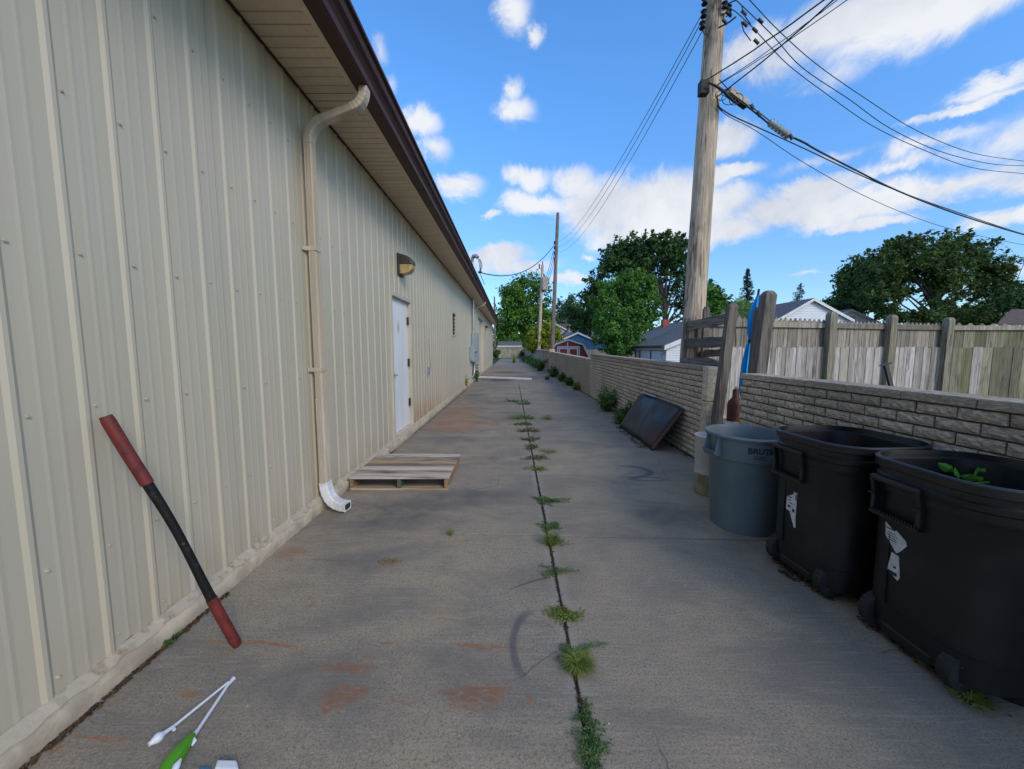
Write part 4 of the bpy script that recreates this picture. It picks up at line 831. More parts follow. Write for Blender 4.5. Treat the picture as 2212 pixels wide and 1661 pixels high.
m = MB(); m.tube([D9(990, 1100, .018), D9(900, 1180, .022), D9(760, 1380, .027), D9(620, 1580, .03), D9(520, 1760, .03), D9(430, 2000, .028)], [.008, .017, .026, .029, .030, .022], 14); h = m.build('handle', M['tool_green'], t)
m = MB(); m.tube([D9(770, 1500, .052), D9(700, 1620, .054), D9(660, 1720, .05)], [.004, .012, .010], 8); m.tube([D9(995, 1150, .024), D9(1000, 1200, .022), D9(960, 1275, .02)], [.003, .007, .003], 8); m.build('handle_inlay', M['tool_white'], h)
t = thing('packaging_scrap', 'white scrap of packaging at the bottom edge beside the green tool', 'litter', tuple(D9(1500, 1660, 0)))
m = MB(); m.prism([D9(1380, 1620, .01), D9(1700, 1630, .012), D9(1740, 1800, .01), D9(1330, 1780, .01)], (0, 0, .03)); m.build('scrap_body', M['tool_white'], t, bevel=.006)
m = MB(); m.prism([D9(1080, 1650, .004), D9(1270, 1640, .004), D9(1290, 1760, .004), D9(1060, 1760, .004)], (0, 0, .008)); m.build('blue_flap', M['blue_plastic'], t, bevel=.003)
# ------------------------------------------------------------ leaning panel, bottle, long white board
t = thing('leaning_hood', 'dark rusted metal panel with torn lower edge leaning on the brick wall', 'metal panel', (2.1, 6.4, 0))
A, Bq, C_, D_ = Vector((2.06, 5.50, .012)), Vector((2.06, 7.20, .012)), Vector((2.485, 7.24, .66)), Vector((2.485, 5.44, .66)); m = MB(); nx, nz = 18, 8; vs = []
nrm = (Bq-A).cross(D_-A).normalized()
for j in range(nz+1):
    for i in range(nx+1):
        u, v = i/nx, j/nz; p_ = A.lerp(Bq, u).lerp(D_.lerp(C_, u), v); e = 0
        cr = min(1, min(u, 1-u)*9); 
        if v > .85: p_ = p_-(D_-A)*(.06*(1-cr)**2)
        if j == 0: p_ = p_+(D_-A)*random.uniform(-.0, .05)
        p_ = p_-nrm*(.035*math.sin(u*math.pi)*math.sin(v*math.pi)+.012*math.sin(u*9)*math.sin(v*4)); vs.append(p_)
if nrm.x > 0: vs = vs
m.add(vs, [(j*(nx+1)+i, j*(nx+1)+i+1, (j+1)*(nx+1)+i+1, (j+1)*(nx+1)+i) for j in range(nz) for i in range(nx)])
o = m.build('panel_sheet', M['sheet'], t, smooth=True, recalc=False); s_ = o.modifiers.new('thickness', 'SOLIDIFY'); s_.thickness = .02; s_.offset = 0
m = MB(); m.tube([A+Vector((.02, -.005, .02)), D_+Vector((-.005, -.005, -.03))], .02, 8); m.build('rusted_edge', M['cylinder'], t)
m = MB(); m.tube([D_.lerp(C_, .55)+Vector((-.02, 0, .022)), D_.lerp(C_, .9)+Vector((-.02, 0, .022))], .016, 8); m.build('bright_edge', M['steel'], t)
a = G(1362, 893, .04); t = thing('bottle', 'black plastic bottle lying near the weeds by the leaning panel', 'bottle', tuple(a)); c = G(1390, 897, .04)
a, c = P(1360, 889, 8.4), P(1389, 893, 8.3); a.z = c.z = .045; m = MB(); m.tube([a, a.lerp(c, .12), a.lerp(c, .2), a.lerp(c, .85), c], [.018, .02, .04, .04, .034], 14); m.build('bottle_body', M['black'], t)
for k in range(5):
    q = a.lerp(c, .25+k*.13); m = MB(); m.tube([q, q+(c-a).normalized()*.012], .0445, 14); m.build('ridge', M['black'], t)
m = MB(); m.tube([c, c+(c-a).normalized()*.04], .03, 12); m.build('base', M['bar_red'], t)
a, c = G(1028, 816), G(1148, 820.5); t = thing('long_board', 'long white plank with a rusty patch lying across the driveway', 'board', ((a.x+c.x)/2, a.y, 0))
m = MB(); m.beam(a+Vector((0, 0, .045)), c+Vector((0, 0, .045)), .085, .12, (0, 0, 1)); m.build('plank', M['white_paint'], t, bevel=.008)
m = MB(); q = a.lerp(c, .43); m.box((q.x-.09, q.y-.075, .001), (q.x+.12, q.y-.055, .05)); m.build('rust_patch', M['rusty'], t)
# ------------------------------------------------------------ utility poles and wires
def pole(label, base, top, r0, r1, mat, n=20, seg=14):
    t = thing('utility_pole', label, 'utility pole', tuple(base), 'utility poles beyond the wall'); m = MB(); base, top = Vector(base), Vector(top)
    m.tube([base.lerp(top, i/seg) for i in range(seg+1)], [r0+(r1-r0)*i/seg+random.uniform(-.002, .002) for i in range(seg+1)], n); m.build('pole_shaft', mat, t); return t
pb = P(1499, 684, 6.0); pt_ = P(1547, 0, 5.66); d = pt_-pb; base1 = pb+d*(-pb.z/d.z); top1 = pb+d*((10.4-pb.z)/d.z)
p1 = pole('thick weathered wooden utility pole rising out of the picture behind the wall', base1, top1, .172, .12, M['pole'])
def onpole(z): return base1.lerp(top1, z/10.4)
pb2, pt2 = P(1192, 780, 26), P(1205, 460, 26); d = pt2-pb2; base2 = pb2+d*(-pb2.z/d.z)
p2 = pole('slender dark wooden pole rising past the red barn shed', base2, pt2, .16, .10, M['pole_far'], 12)
pb3, pt3 = P(1166, 712, 40), P(1172, 572, 40); d = pt3-pb3; base3 = pb3+d*(-pb3.z/d.z)
p3 = pole('pale distant pole carrying a grey transformer box in front of the green tree', base3, pt3, .19, .14, M['pole'], 12)
m = MB(); q = P(1172.5, 612, 39.8); m.box((q.x-.05, q.y-.35, q.z-.75), (q.x+.55, q.y+.1, q.z+.65)); m.build('transformer', M['amp'], p3, bevel=.1)
m = MB(); m.tube([pt3, pt3+Vector((0, 0, .35))], .05, 8); q = P(1165, 580, 40); m.tube([q, q+Vector((0, 0, .45))], .07, 8); m.tube([q, pt3-Vector((0, 0, .5))], .03, 6); m.build('insulator', M['dark_metal'], p3)
pb4 = P(1069, 765, 62); pt4 = P(1068, 641, 62); pole('thin dark pole far behind the end of the metal building', (pb4.x, pb4.y, 0), pt4, .17, .12, M['pole_far'], 10)
m = MB(); 
for x in (0,): m.tube([pt2-Vector((.1, .1, .35)), pt2-Vector((-.1, .1, .35))], .035, 6)
m.build('bolt', M['steel'], p2)
m = MB()
for z in (1.9, 2.25, 2.6, 3.0): q = pt2-Vector((0, 0, z)); m.tube([q-Vector((.22, .05, 0)), q-Vector((.22, .05, .18))], .045, 8); m.tube([q-Vector((.22, .05, -.02)), q], .015, 5)
m.build('insulator', M['dark_metal'], p2)
def cable(name, label, p, q, sag, r_=.009, n=30, extra=None, group='overhead wires'):
    t = thing(name, label, 'wire', tuple((Vector(p)+Vector(q))/2), group); m = MB(); p, q = Vector(p), Vector(q)
    m.tube([p.lerp(q, i/n)-Vector((0, 0, sag*4*(i/n)*(1-i/n)+random.uniform(-.004, .004))) for i in range(n+1)], r_, 5); m.build('strand', M['wire'], t); return t
# pole one to pole two
for k, (sx, z1, dz, lab) in enumerate(((1521, 22, 1.90, 'uppermost'), (1519, 40, 2.25, 'middle'), (1520, 62, 2.6, 'lowest'))):
    cable('overhead_wire', f'{lab} of three wires sagging from the thick pole to the slender pole', P(sx, z1, 5.5), pt2-Vector((-.08, 0, dz)), .62+.08*k, .0062)
# wires running to the right edge, each sagging through its own points in space
def span(name, label, pts, c0, c1, r_):
    xs = pts[0][0], pts[-1][0]; t = None; q = []
    dx, dy = pts[-1][0]-pts[-2][0], pts[-1][1]-pts[-2][1]; pts = pts+[(pts[-1][0]+dx*.9, pts[-1][1]+dy*.75)]
    for (x, y) in pts: q.append(P(x, y, c0+(c1-c0)*((x-xs[0])/(xs[1]-xs[0]))**1.15))
    out = []
    for i in range(len(q)-1):
        p0, p1, p2_, p3_ = q[max(i-1, 0)], q[i], q[i+1], q[min(i+2, len(q)-1)]
        for k in range(5):
            u = k/5; out.append(.5*((2*p1)+(p2_-p0)*u+(2*p0-5*p1+4*p2_-p3_)*u*u+(3*p1-p0-3*p2_+p3_)*u**3))
    out.append(q[-1]); t = thing(name, label, 'wire', tuple(out[len(out)//2]), 'overhead wires'); m = MB(); m.tube(out, r_, 5); m.build('strand', M['wire'], t); return t
span('overhead_wire', 'highest wire sagging from the pole top towards the upper right edge', [(1600, -22), (1623, 4), (1684, 68), (1763, 138), (1867, 211), (1982, 283), (2100, 330), (2212, 348)], 5.0, 9.4, .0062)
span('overhead_wire', 'second wire sagging from the pole top towards the right edge', [(1580, -10), (1591, 1), (1630, 38), (1674, 82), (1734, 147), (1835, 215), (1921, 276), (2028, 326), (2136, 353), (2212, 358)], 5.2, 9.0, .0065)
span('overhead_wire', 'third wire sagging from the pole top, curving lowest at the right edge', [(1563, 12), (1586, 23), (1613, 47), (1634, 68), (1663, 100), (1706, 143), (1777, 197), (1885, 272), (1993, 323), (2100, 362), (2212, 375)], 5.2, 8.8, .0062)
span('overhead_cable', 'thick black cable bundle running from the splice case to the right edge', [(1704, 294), (1731, 305), (1768, 326), (1830, 358), (1939, 412), (2070, 463), (2212, 507)], 5.9, 9.2, .014)
span('overhead_cable', 'thinner cable joining the thick bundle below the splice case', [(1549, 228), (1580, 249), (1648, 280), (1742, 323), (1867, 382), (1957, 419), (2064, 457), (2212, 506)], 5.6, 9.25, .009)
span('overhead_wire', 'lowest thin wire from the thick pole to the right edge above the trees', [(1550, 232), (1575, 252), (1634, 283), (1731, 348), (1849, 414), (1957, 462), (2064, 497), (2212, 529)], 5.6, 9.4, .005)
# cables passing overhead
for (x0, y0, x1, y1, rr, lab) in ((1520, 176, 1760, -30, .009, 'upper thick cable from the pole crossing the sky to the top edge'), (1550, 182, 1790, -30, .005, 'thin wire between the two thick cables rising to the top edge'), (1548, 210, 1785, -30, .009, 'lower thick cable from the pole crossing the sky to the top edge'), (1545, 186, 1810, -30, .005, 'rightmost thin wire from the pole rising to the top edge')):
    a = P(x0, y0, 5.6); e = P(x1, y1, 4.1); d = e-a; cable('overhead_cable', lab, a, a+d*3.2, .25, rr)
# pole two to the mast, and down to pole three
wm = Vector((mx+.7, 16.9, 4.95)); cable('service_cable', 'twisted service cable drooping from the slender pole to the weatherhead', pt2-Vector((.2, 0, 2.1)), P(1036, 588, 16.9), .85, .024, 40)
t = thing('drip_loops', 'looped black service leads hanging below the weatherhead', 'wire', tuple(P(1030, 570, 16.9)), 'overhead wires'); hq = Vector((mx+.3, 16.8, hz+.06)); e = P(1036, 588, 16.9)
for (sx, sz) in ((0, 0), (.08, -.05), (-.07, -.1)):
    m = MB(); m.tube(arc(hq+Vector((sx*.5, 0, 0)), hq.lerp(e, .55)+Vector((.12+sx, 0, .06+sz)), e, 8), .014, 5); m.build('lead', M['wire'], t)
m = MB(); m.tube([e-Vector((.06, 0, 0)), e+Vector((.1, 0, 0))], .05, 8); m.build('connector', M['wire'], t)
m = MB(); m.tube([e, Vector((-1.2, 16.9, 4.3))], .014, 5); m.build('guy_wire', M['wire'], t)
for k, dx in enumerate((-.25, -.05, .15)): cable('overhead_wire', ('leftmost', 'middle', 'rightmost')[k]+' of three close wires dropping from the slender pole to the transformer pole', pt2-Vector((.2-dx*.3, 0, 2.5+.2*k)), P(1177+dx*12, 612+6*k, 39.5), .25, .018)
cable('overhead_wire', 'far thin wire running from the transformer pole behind the slender pole', P(1174, 628, 40), P(1240, 680, 60), .3, .02)
cable('guy_wire', 'thin guy line slanting down at the right edge before the big trees', P(2216, 560, 12), P(2155, 700, 14), 0, .008)
# hardware on the near pole
m = MB(); q = P(1521, 188, 5.5); m.box((q.x-.07, q.y-.05, q.z-.11), (q.x+.06, q.y+.06, q.z+.08)); m.build('junction_box', M['black'], p1, bevel=.01)
m = MB(); ra = P(1560, 15, 5.55); m.box((ra.x-.03, ra.y-.05, ra.z-.12), (ra.x+.03, ra.y+.03, ra.z+.3)); m.build('rack', M['rusty'], p1)
def spool(c, r_=.05):
    m = MB(); c = Vector(c); m.loft([[(c.x+rr*math.cos(2*math.pi*k/10), c.y+rr*math.sin(2*math.pi*k/10), c.z+z) for k in range(10)] for z, rr in ((-.05, r_*.7), (-.035, r_), (-.01, r_*.55), (.01, r_*.55), (.035, r_), (.05, r_*.7))], True, True); m.build('insulator', M['bar_black'], p1, smooth=True)
for (x, y) in ((1520, 30), (1517, 55), (1522, 3), (1565, 12), (1574, 20)): spool(P(x, y, 5.5), .045)
m = MB(); m.tube([P(1572, 20, 5.4), P(1580, 30, 5.3), P(1568, 36, 5.4)], .008, 5); m.tube([P(1552, 60, 5.5), P(1575, 48, 5.4), P(1590, 36, 5.3)], .011, 6); m.tube([P(1567, 10, 5.4), P(1590, 0, 5.3)], .009, 5)
m.tube([P(1518, 60, 5.5), P(1520, 72, 5.5), P(1528, 76, 5.6)], .008, 5); m.build('tie_wires', M['wire'], p1)
t = thing('wire_clamps', 'small black clamps strung on the power wires beside the pole top', 'wire clamps', tuple(P(1600, 40, 5.3)))
for (x, y) in ((1575, 31), (1566, 47), (1609, 52), (1631, 65), (1643, 45), (1607, 28), (1634, 90)):
    m = MB(); q = P(x*.5+800 if False else x, y, 5.35); m.tube([q-Vector((.035, 0, -.03)), q+Vector((.035, 0, -.03))], .02, 6); m.build('clamp', M['wire'], t)
m = MB(); m.tube([P(1602, 10, 5.3), P(1606, 30, 5.3), P(1622, 53, 5.35)], .007, 5); m.tube([P(1601, 46, 5.3), P(1607, 68, 5.3), P(1622, 88, 5.35)], .007, 5); m.build('jumper', M['wire'], t)
# amplifier box, splice case, slack loops
t = thing('cable_amplifier', 'tan cable equipment box with orange marks hanging beside the thick pole', 'equipment box', tuple(P(1595, 210, 5.6)))
a, c = P(1573, 197, 5.5), P(1612, 226, 5.65); m = MB(); m.beam(a, c, .085, .10, (0, 0, 1)); bx = m.build('box_body', M['amp'], t, bevel=.006); m = MB()
dd = (c-a).normalized(); up = Vector((0, 0, 1)); up = (up-dd*up.dot(dd)).normalized(); fr = dd.cross(up); 
if fr.y > 0: fr = -fr
for i in range(5):
    s0 = a+dd*(.045+i*.017)+fr*.0515+up*.008; m.prism([s0, s0+dd*.009, s0+dd*.009+up*.024, s0+up*.024], fr*.001)
m.build('orange_mark', M['orange_ink'], bx)
m = MB(); m.beam(a-up*.05, c-up*.05, .02, .07, (0, 0, 1)); m.build('box_base', M['wire'], t)
t = thing('splice_case', 'grey ribbed cylindrical splice case hanging on the cable', 'splice case', tuple(P(1682, 280, 5.8)))
a, c = P(1662, 263, 5.75), P(1704, 294, 5.9); m = MB(); m.tube([a, a.lerp(c, .05), a.lerp(c, .95), c], [.035, .05, .05, .035], 14); m.build('case_body', M['grey_box'], t)
for k in range(6):
    q = a.lerp(c, .08+k*.165); dd = (c-a).normalized(); m = MB(); m.tube([q, q+dd*.014], .056, 14); m.tube([q+Vector((0, 0, -.045)), q+Vector((0, 0, -.072))], .01, 6); m.build('rib', M['grey_box'], t)
t = thing('slack_cable_loops', 'coiled slack black cable loops hanging under the equipment box', 'cable loops', tuple(P(1570, 220, 5.5)))
for (x, y, r_) in ((1558, 206, .085), (1574, 214, .10), (1586, 218, .07), (1592, 212, .09), (1567, 200, .06)):
    q = P(x, y, 5.5); m = MB(); m.tube([q+Vector((r_*math.cos(a*math.pi/8), 0, r_*.8*math.sin(a*math.pi/8))) for a in range(17)], .0055, 5); m.build('loop', M['wire'], t)
m = MB(); m.tube([P(1530, 178, 5.4), P(1548, 186, 5.4), P(1562, 196, 5.4), P(1574, 208, 5.45), P(1590, 222, 5.5)], [.012, .02, .02, .018, .012], 7); m.tube([P(1549, 205, 5.5), P(1550, 225, 5.5), P(1560, 240, 5.55)], .009, 5); m.build('cable_bundle', M['wire'], t)
m = MB(); m.tube([P(1554, 172, 5.55), P(1575, 195, 5.5)], .007, 5); m.tube([P(1612, 222, 5.65), P(1640, 243, 5.72), P(1664, 262, 5.78)], .008, 5); m.tube([P(1612, 228, 5.65), P(1640, 250, 5.72), P(1662, 268, 5.76)], .012, 6); m.tube([P(1704, 294, 5.9), P(1720, 300, 5.93), P(1745, 312, 6.0)], .014, 6); m.build('strand', M['wire'], t)
for (x, y) in ((1625, 231), (1639, 246), (1709, 296)):
    q = P(x, y, 5.7); m = MB(); m.tube([q-Vector((.02, 0, -.035)), q+Vector((.02, 0, -.035))], .024, 6); m.build('clamp', M['wire'], t)
# ------------------------------------------------------------ houses and sheds
def gable_house(name, label, cat, xa, xb, y0, y1, ze, za, wall, roof='shingle', trim='white_paint', step=.2, over=.25, apex=None, group='houses beyond the wall'):
    t = thing(name, label, cat, ((xa+xb)/2, (y0+y1)/2, 0), group); xm = apex if apex is not None else (xa+xb)/2
    m = MB(); m.prism([(xa+.03, y0+.03, 0), (xb-.03, y0+.03, 0), (xb-.03, y0+.03, ze), (xm, y0+.03, za), (xa+.03, y0+.03, ze)], (0, y1-y0, 0)); m.build('wall', M[wall], t)
    m = MB(); z = 0
    while z < za-.05:
        z1 = min(z+step, za-.03); f0 = lambda zz, side: (xa if side < 0 else xb) if zz <= ze else xm+((xa if side < 0 else xb)-xm)*(za-zz)/(za-ze)
        m.prism([(f0(z, -1), y0, z), (f0(z, 1), y0, z), (f0(z1, 1), y0+.028, z1), (f0(z1, -1), y0+.028, z1)], (0, .03, 0))
        if z1 <= ze: m.prism([(xa, y0, z), (xa, y1, z), (xa+.028, y1, z1), (xa+.028, y0, z1)], (.03, 0, 0))
        z = z1
    m.build('siding', M[wall], t); sl = (za-ze)/(xm-xa); sr = (za-ze)/(xb-xm)
    for (xe, s) in ((xa-over, sl), (xb+over, sr)):
        ze2 = za-s*abs(xm-xe); m = MB(); m.prism([(xe, y0-over, ze2+.02), (xm, y0-over, za+.02), (xm, y0-over, za+.12), (xe, y0-over, ze2+.12)], (0, y1-y0+2*over, 0)); r_ = m.build('roof', M[roof], t)
        m = MB(); m.prism([(xe, y0-over-.03, ze2-.14), (xm, y0-over-.03, za-.14), (xm, y0-over-.03, za+.10), (xe, y0-over-.03, ze2+.10)], (0, .028, 0)); m.build('fascia', M[trim], r_)
    m = MB(); m.box((xa-over, y0-over, ze-sl*over-.13), (xa-over+.03, y1+over, ze-sl*over+.02)); m.build('eave_board', M[trim], t)
    return t
def px(x, c): return (x-1106)/820*c
gable_house('blue_garage', 'bright blue gabled garage with white trim behind the red barn shed', 'garage', px(1206, 50), px(1287, 50), 50, 57, 2.55, 3.62, 'blue_siding')
t = thing('blue_house_roof', 'grey hipped roof house rising behind the blue garage', 'house', (10, 66, 0), 'houses beyond the wall'); c = 64
m = MB(); m.box((px(1212, c), 64, 0), (px(1330, c), 74, 2.9)); m.build('wall', M['blue_siding'], t)
zr = 1.5+48/820*67; m = MB(); xa, xb = px(1208, c), px(1335, c); m.add([(xa, 63.6, 2.95), (xb, 63.6, 2.95), (xb, 74.4, 2.95), (xa, 74.4, 2.95), (px(1243, 69), 69, zr+1), (px(1310, 69), 69, zr+1)], [(0, 1, 5, 4), (1, 2, 5), (2, 3, 4, 5), (3, 0, 4), (3, 2, 1, 0)]); m.build('roof', M['shingle'], t)
m = MB(); m.box((px(1227, 66), 66, 3), (px(1231, 66), 66.4, 5.6)); m.build('vent_pipe', M['rusty'], t)
gable_house('grey_house', 'pale grey two storey gabled house between the bush and the poles', 'house', px(1160, 80), px(1227, 80), 80, 90, 5.3, 7.05, 'grey_siding', 'shingle_brown', apex=px(1191.5, 80))
t = thing('brown_roof_house', 'distant house with brown roof to the right of the pale grey house', 'house', (px(1220, 95), 95, 0), 'houses beyond the wall')
m = MB(); m.box((px(1205, 95), 95, 0), (px(1240, 95), 102, 6)); m.build('wall', M['grey_siding'], t); m = MB(); m.prism([(px(1203, 95), 94.5, 5.8), (px(1242, 95), 94.5, 5.8), (px(1242, 95), 98.5, 7.9), (px(1203, 95), 98.5, 7.9)], (0, .1, .15)); m.build('roof', M['shingle_brown'], t)
# red barn shed
t = thing('barn_shed', 'red barn shed with gambrel roof and white trim behind the low wall', 'shed', (4.3, 31, 0)); c = 30
xa, xb, xm = px(1187, c), px(1272, c), px(1225.5, c); za, zk, zb = 2.17, 1.82, .75; xka, xkb = px(1200, c), px(1257, c); y0, y1 = c, c+3.6
poly = [(xa, y0, 0), (xb, y0, 0), (xb, y0, zb), (xkb, y0, zk), (xm, y0, za), (xka, y0, zk), (xa, y0, zb)]
m = MB(); m.prism(poly, (0, y1-y0, 0)); m.build('wall', M['red_paint'], t)
ro = [(xa-.08, zb-.12), (xka-.05, zk+.03), (xm, za+.05), (xkb+.05, zk+.03), (xb+.08, zb-.12)]
for (p_, q) in zip(ro, ro[1:]):
    m = MB(); m.prism([(p_[0], y0-.12, p_[1]), (q[0], y0-.12, q[1]), (q[0], y0-.12, q[1]+.06), (p_[0], y0-.12, p_[1]+.06)], (0, y1-y0+.24, 0)); r_ = m.build('roof', M['shingle'], t)
    m = MB(); m.beam((p_[0], y0-.135, p_[1]+.0), (q[0], y0-.135, q[1]+.0), .1, .02, (0, 0, 1) if abs(q[0]-p_[0]) > .8 else (1, 0, 0)); m.build('rake_trim', M['white_paint'], r_)
m = MB(); zt = 1.62; xd0, xd1 = px(1206.5, c), px(1248, c); xmid = (xd0+xd1)/2
for (a, e) in (((xm-.035, y0-.03, 1.72), (xm+.035, y0, za-.08)), ((xd0-.12, y0-.03, zt+.0), (xd1+.12, y0, zt+.1)), ((xd1+.05, y0-.03, 0), (xd1+.14, y0, zt)), ((xd0-.14, y0-.03, 0), (xd0-.05, y0, zt))): m.box(a, e)
m.build('trim', M['white_paint'], t)
for (a, e) in ((xd0, xmid-.01), (xmid+.01, xd1)):
    m = MB(); m.box((a, y0-.045, .05), (e, y0-.005, zt-.03)); dr = m.build('door', M['red_paint'], t); m = MB()
    for q in (((a, y0-.06, .05), (a+.09, y0-.046, zt-.03)), ((e-.09, y0-.06, .05), (e, y0-.046, zt-.03)), ((a+.09, y0-.06, zt-.12), (e-.09, y0-.046, zt-.03)), ((a+.09, y0-.06, .05), (e-.09, y0-.046, .14))): m.box(*q)
    if a > xmid: m.beam((a+.09, y0-.055, 1.12), (a+.6, y0-.055, .7), .08, .014, (0, 0, 1))
    m.build('door_trim', M['white_paint'], dr)
# white garage and blue house on the right
t = gable_house('white_garage', 'white sided garage with grey roof and dark gutter left of the thick pole', 'garage', px(1438, 20), px(1438, 20)+6.2, 20, 24.6, 1.66, 2.95, 'white_siding', step=.13, over=.18)
xg = px(1438, 20)-.01
m = MB(); m.box((xg-.32, 19.78, 1.56), (xg-.20, 24.85, 1.68)); m.build('gutter', M['dark_metal'], t)
for (a, e) in ((20.55, 22.0), (22.25, 23.9)):
    m = MB(); m.box((xg-.03, a, 0), (xg+.02, e, 1.42)); dr = m.build('garage_door', M['white_siding'], t)
    for k in range(7): m = MB(); m.box((xg-.045, a+.04, .02+k*.2), (xg-.031, e-.04, .19+k*.2)); m.build('door_panel', M['white_siding'], dr)
    m = MB(); m.box((xg-.05, e, 0), (xg+.01, e+.14, 1.46)); m.build('jamb', M['dark_metal'], t)
m = MB(); m.box((xg-.14, 20.25, 1.25), (xg-.02, 20.4, 1.36)); m.build('flood_light', M['steel'], t)
m = MB(); m.tube([(xg-.26, 24.7, 1.6), (xg-.2, 24.75, 1.45), (xg-.06, 24.7, 1.3), (xg-.06, 24.7, 0)], .04, 8); m.build('downspout', M['dark_metal'], t)
t = gable_house('blue_house', 'blue gabled house with white rake and brick chimney behind the white garage', 'house', px(1400, 32), px(1400, 32)+8.6, 32, 40, 2.1, 3.95, 'blue_siding', over=.3)
m = MB(); q = px(1436, 37); m.box((q-.3, 37, 3), (q+.3, 37.6, 4.35)); m.build('chimney', M['red_brick'], t)
gable_house('white_house', 'white gabled house with grey roof seen above the picket fence', 'house', px(1672, 34), px(1826, 34), 34, 46, 4.1, 5.85, 'white_siding', step=.22, apex=px(1744, 34))
t = thing('vent_stack', 'rust red roof vent pipe with metal cap left of the blue umbrella', 'vent pipe', (px(1594, 30), 32, 0)); q = px(1594, 32); m = MB(); m.tube([(q, 32, 3.3), (q, 32, 5.05)], .14, 10); m.build('pipe', M['red_brick'], t); m = MB(); m.tube([(q, 32, 5.08), (q, 32, 5.2)], .26, 10); m.build('cap', M['steel'], t)
t = thing('low_grey_roof_house', 'grey roofed house seen between the leaning posts', 'house', (px(1600, 30), 34, 0), 'houses beyond the wall'); m = MB(); m.prism([(px(1530, 30), 30, 3.4), (px(1650, 30), 30, 3.4), (px(1650, 34), 34, 4.6), (px(1556, 34), 34, 4.6)], (0, .05, .15)); m.build('roof', M['shingle'], t); m = MB(); m.box((px(1545, 30.5), 30.5, 0), (px(1645, 30.5), 36, 3.4)); m.build('wall', M['white_siding'], t)
t = gable_house('white_house', 'smaller white gable with square vent right of the larger white house', 'house', px(1765, 48), px(1885, 48), 48, 56, 4.85, 6.35, 'white_siding', step=.22, apex=px(1826, 48))
m = MB(); q = px(1832, 48); m.box((q-.35, 47.93, 5.05), (q+.35, 47.97, 5.6)); m.build('gable_vent', M['grey_siding'], t)
t = thing('brown_roof_house', 'low house with dark brown roof at the right edge beyond the fence', 'house', (px(2200, 26), 28, 0), 'houses beyond the wall')
m = MB(); m.prism([(px(2145, 25), 25, 3.05), (px(2420, 25), 25, 3.05), (px(2420, 28), 28, 4.25), (px(2172, 28), 28, 4.25)], (0, .05, .15)); m.build('roof', M['shingle_brown'], t); m = MB(); m.box((px(2150, 25.4), 25.4, 0), (px(2420, 25.4), 30, 3.05)); m.build('wall', M['grey_siding'], t)
# sheds past the end wall
t = thing('dark_shed', 'dark blue grey shed with white posts and grey roof behind the tan end wall', 'shed', (px(1100, 70), 71, 0)); c = 70
xa, xb = px(1077, c), px(1125, c); m = MB(); m.box((xa, c, 0), (xb, c+4, 2.0)); m.build('wall', M['navy_siding'], t)
m = MB(); m.prism([(xa-.2, c-.5, 2.12), (xb+.2, c-.5, 2.12), (xb+.1, c+1.6, 2.85), (xa-.1, c+1.6, 2.85)], (0, .05, .08)); m.build('roof', M['shingle'], t)
m = MB(); m.box((xa-.2, c-.55, 1.93), (xb+.2, c-.50, 2.12)); m.build('fascia', M['white_paint'], t)
for x in (xa+.3, xb-.3): m = MB(); m.box((x-.08, c-.4, 0), (x+.08, c-.25, 1.95)); m.build('post', M['white_paint'], t)
t = thing('barn_shed', 'small far shed with pale steep roof above red wall beside the bush', 'shed', (px(1133, 80), 81, 0)); c = 80
m = MB(); m.box((px(1124, c), c, 0), (px(1150, c), c+3, 2.3)); m.build('wall', M['red_paint'], t); m = MB(); m.prism([(px(1123, c), c-.2, 2.1), (px(1131, c), c-.2, 3.7), (px(1150, c), c-.2, 3.7), (px(1152, c), c-.2, 2.1)], (0, 3, 0)); m.build('roof', M['grey_siding'], t)
# ------------------------------------------------------------ foliage
rng = np.random.default_rng(11)
def leaf_mesh(name, centers, normals, sizes, mat, parent=None, aspect=.55, kind=None):
    n = len(centers); a = rng.normal(size=(n, 3)); a /= np.linalg.norm(a, axis=1)[:, None]; nn = normals/np.linalg.norm(normals, axis=1)[:, None]
    u = np.cross(nn, a); u /= np.linalg.norm(u, axis=1)[:, None]+1e-9; v = np.cross(nn, u); s = sizes[:, None]
    co = np.stack([centers-u*s, centers+v*s*aspect, centers+u*s, centers-v*s*aspect], 1).reshape(-1, 3).astype(np.float32)
    me = bpy.data.meshes.new(name); me.vertices.add(4*n); me.vertices.foreach_set('co', co.ravel()); me.loops.add(4*n); me.loops.foreach_set('vertex_index', np.arange(4*n, dtype=np.int32))
    me.polygons.add(n); me.polygons.foreach_set('loop_start', np.arange(0, 4*n, 4, dtype=np.int32)); me.polygons.foreach_set('loop_total', np.full(n, 4, dtype=np.int32)); me.update(); me.validate()
    me.materials.append(mat); o = bpy.data.objects.new(name, me); link(o, parent)
    if kind: o['kind'] = kind
    return o
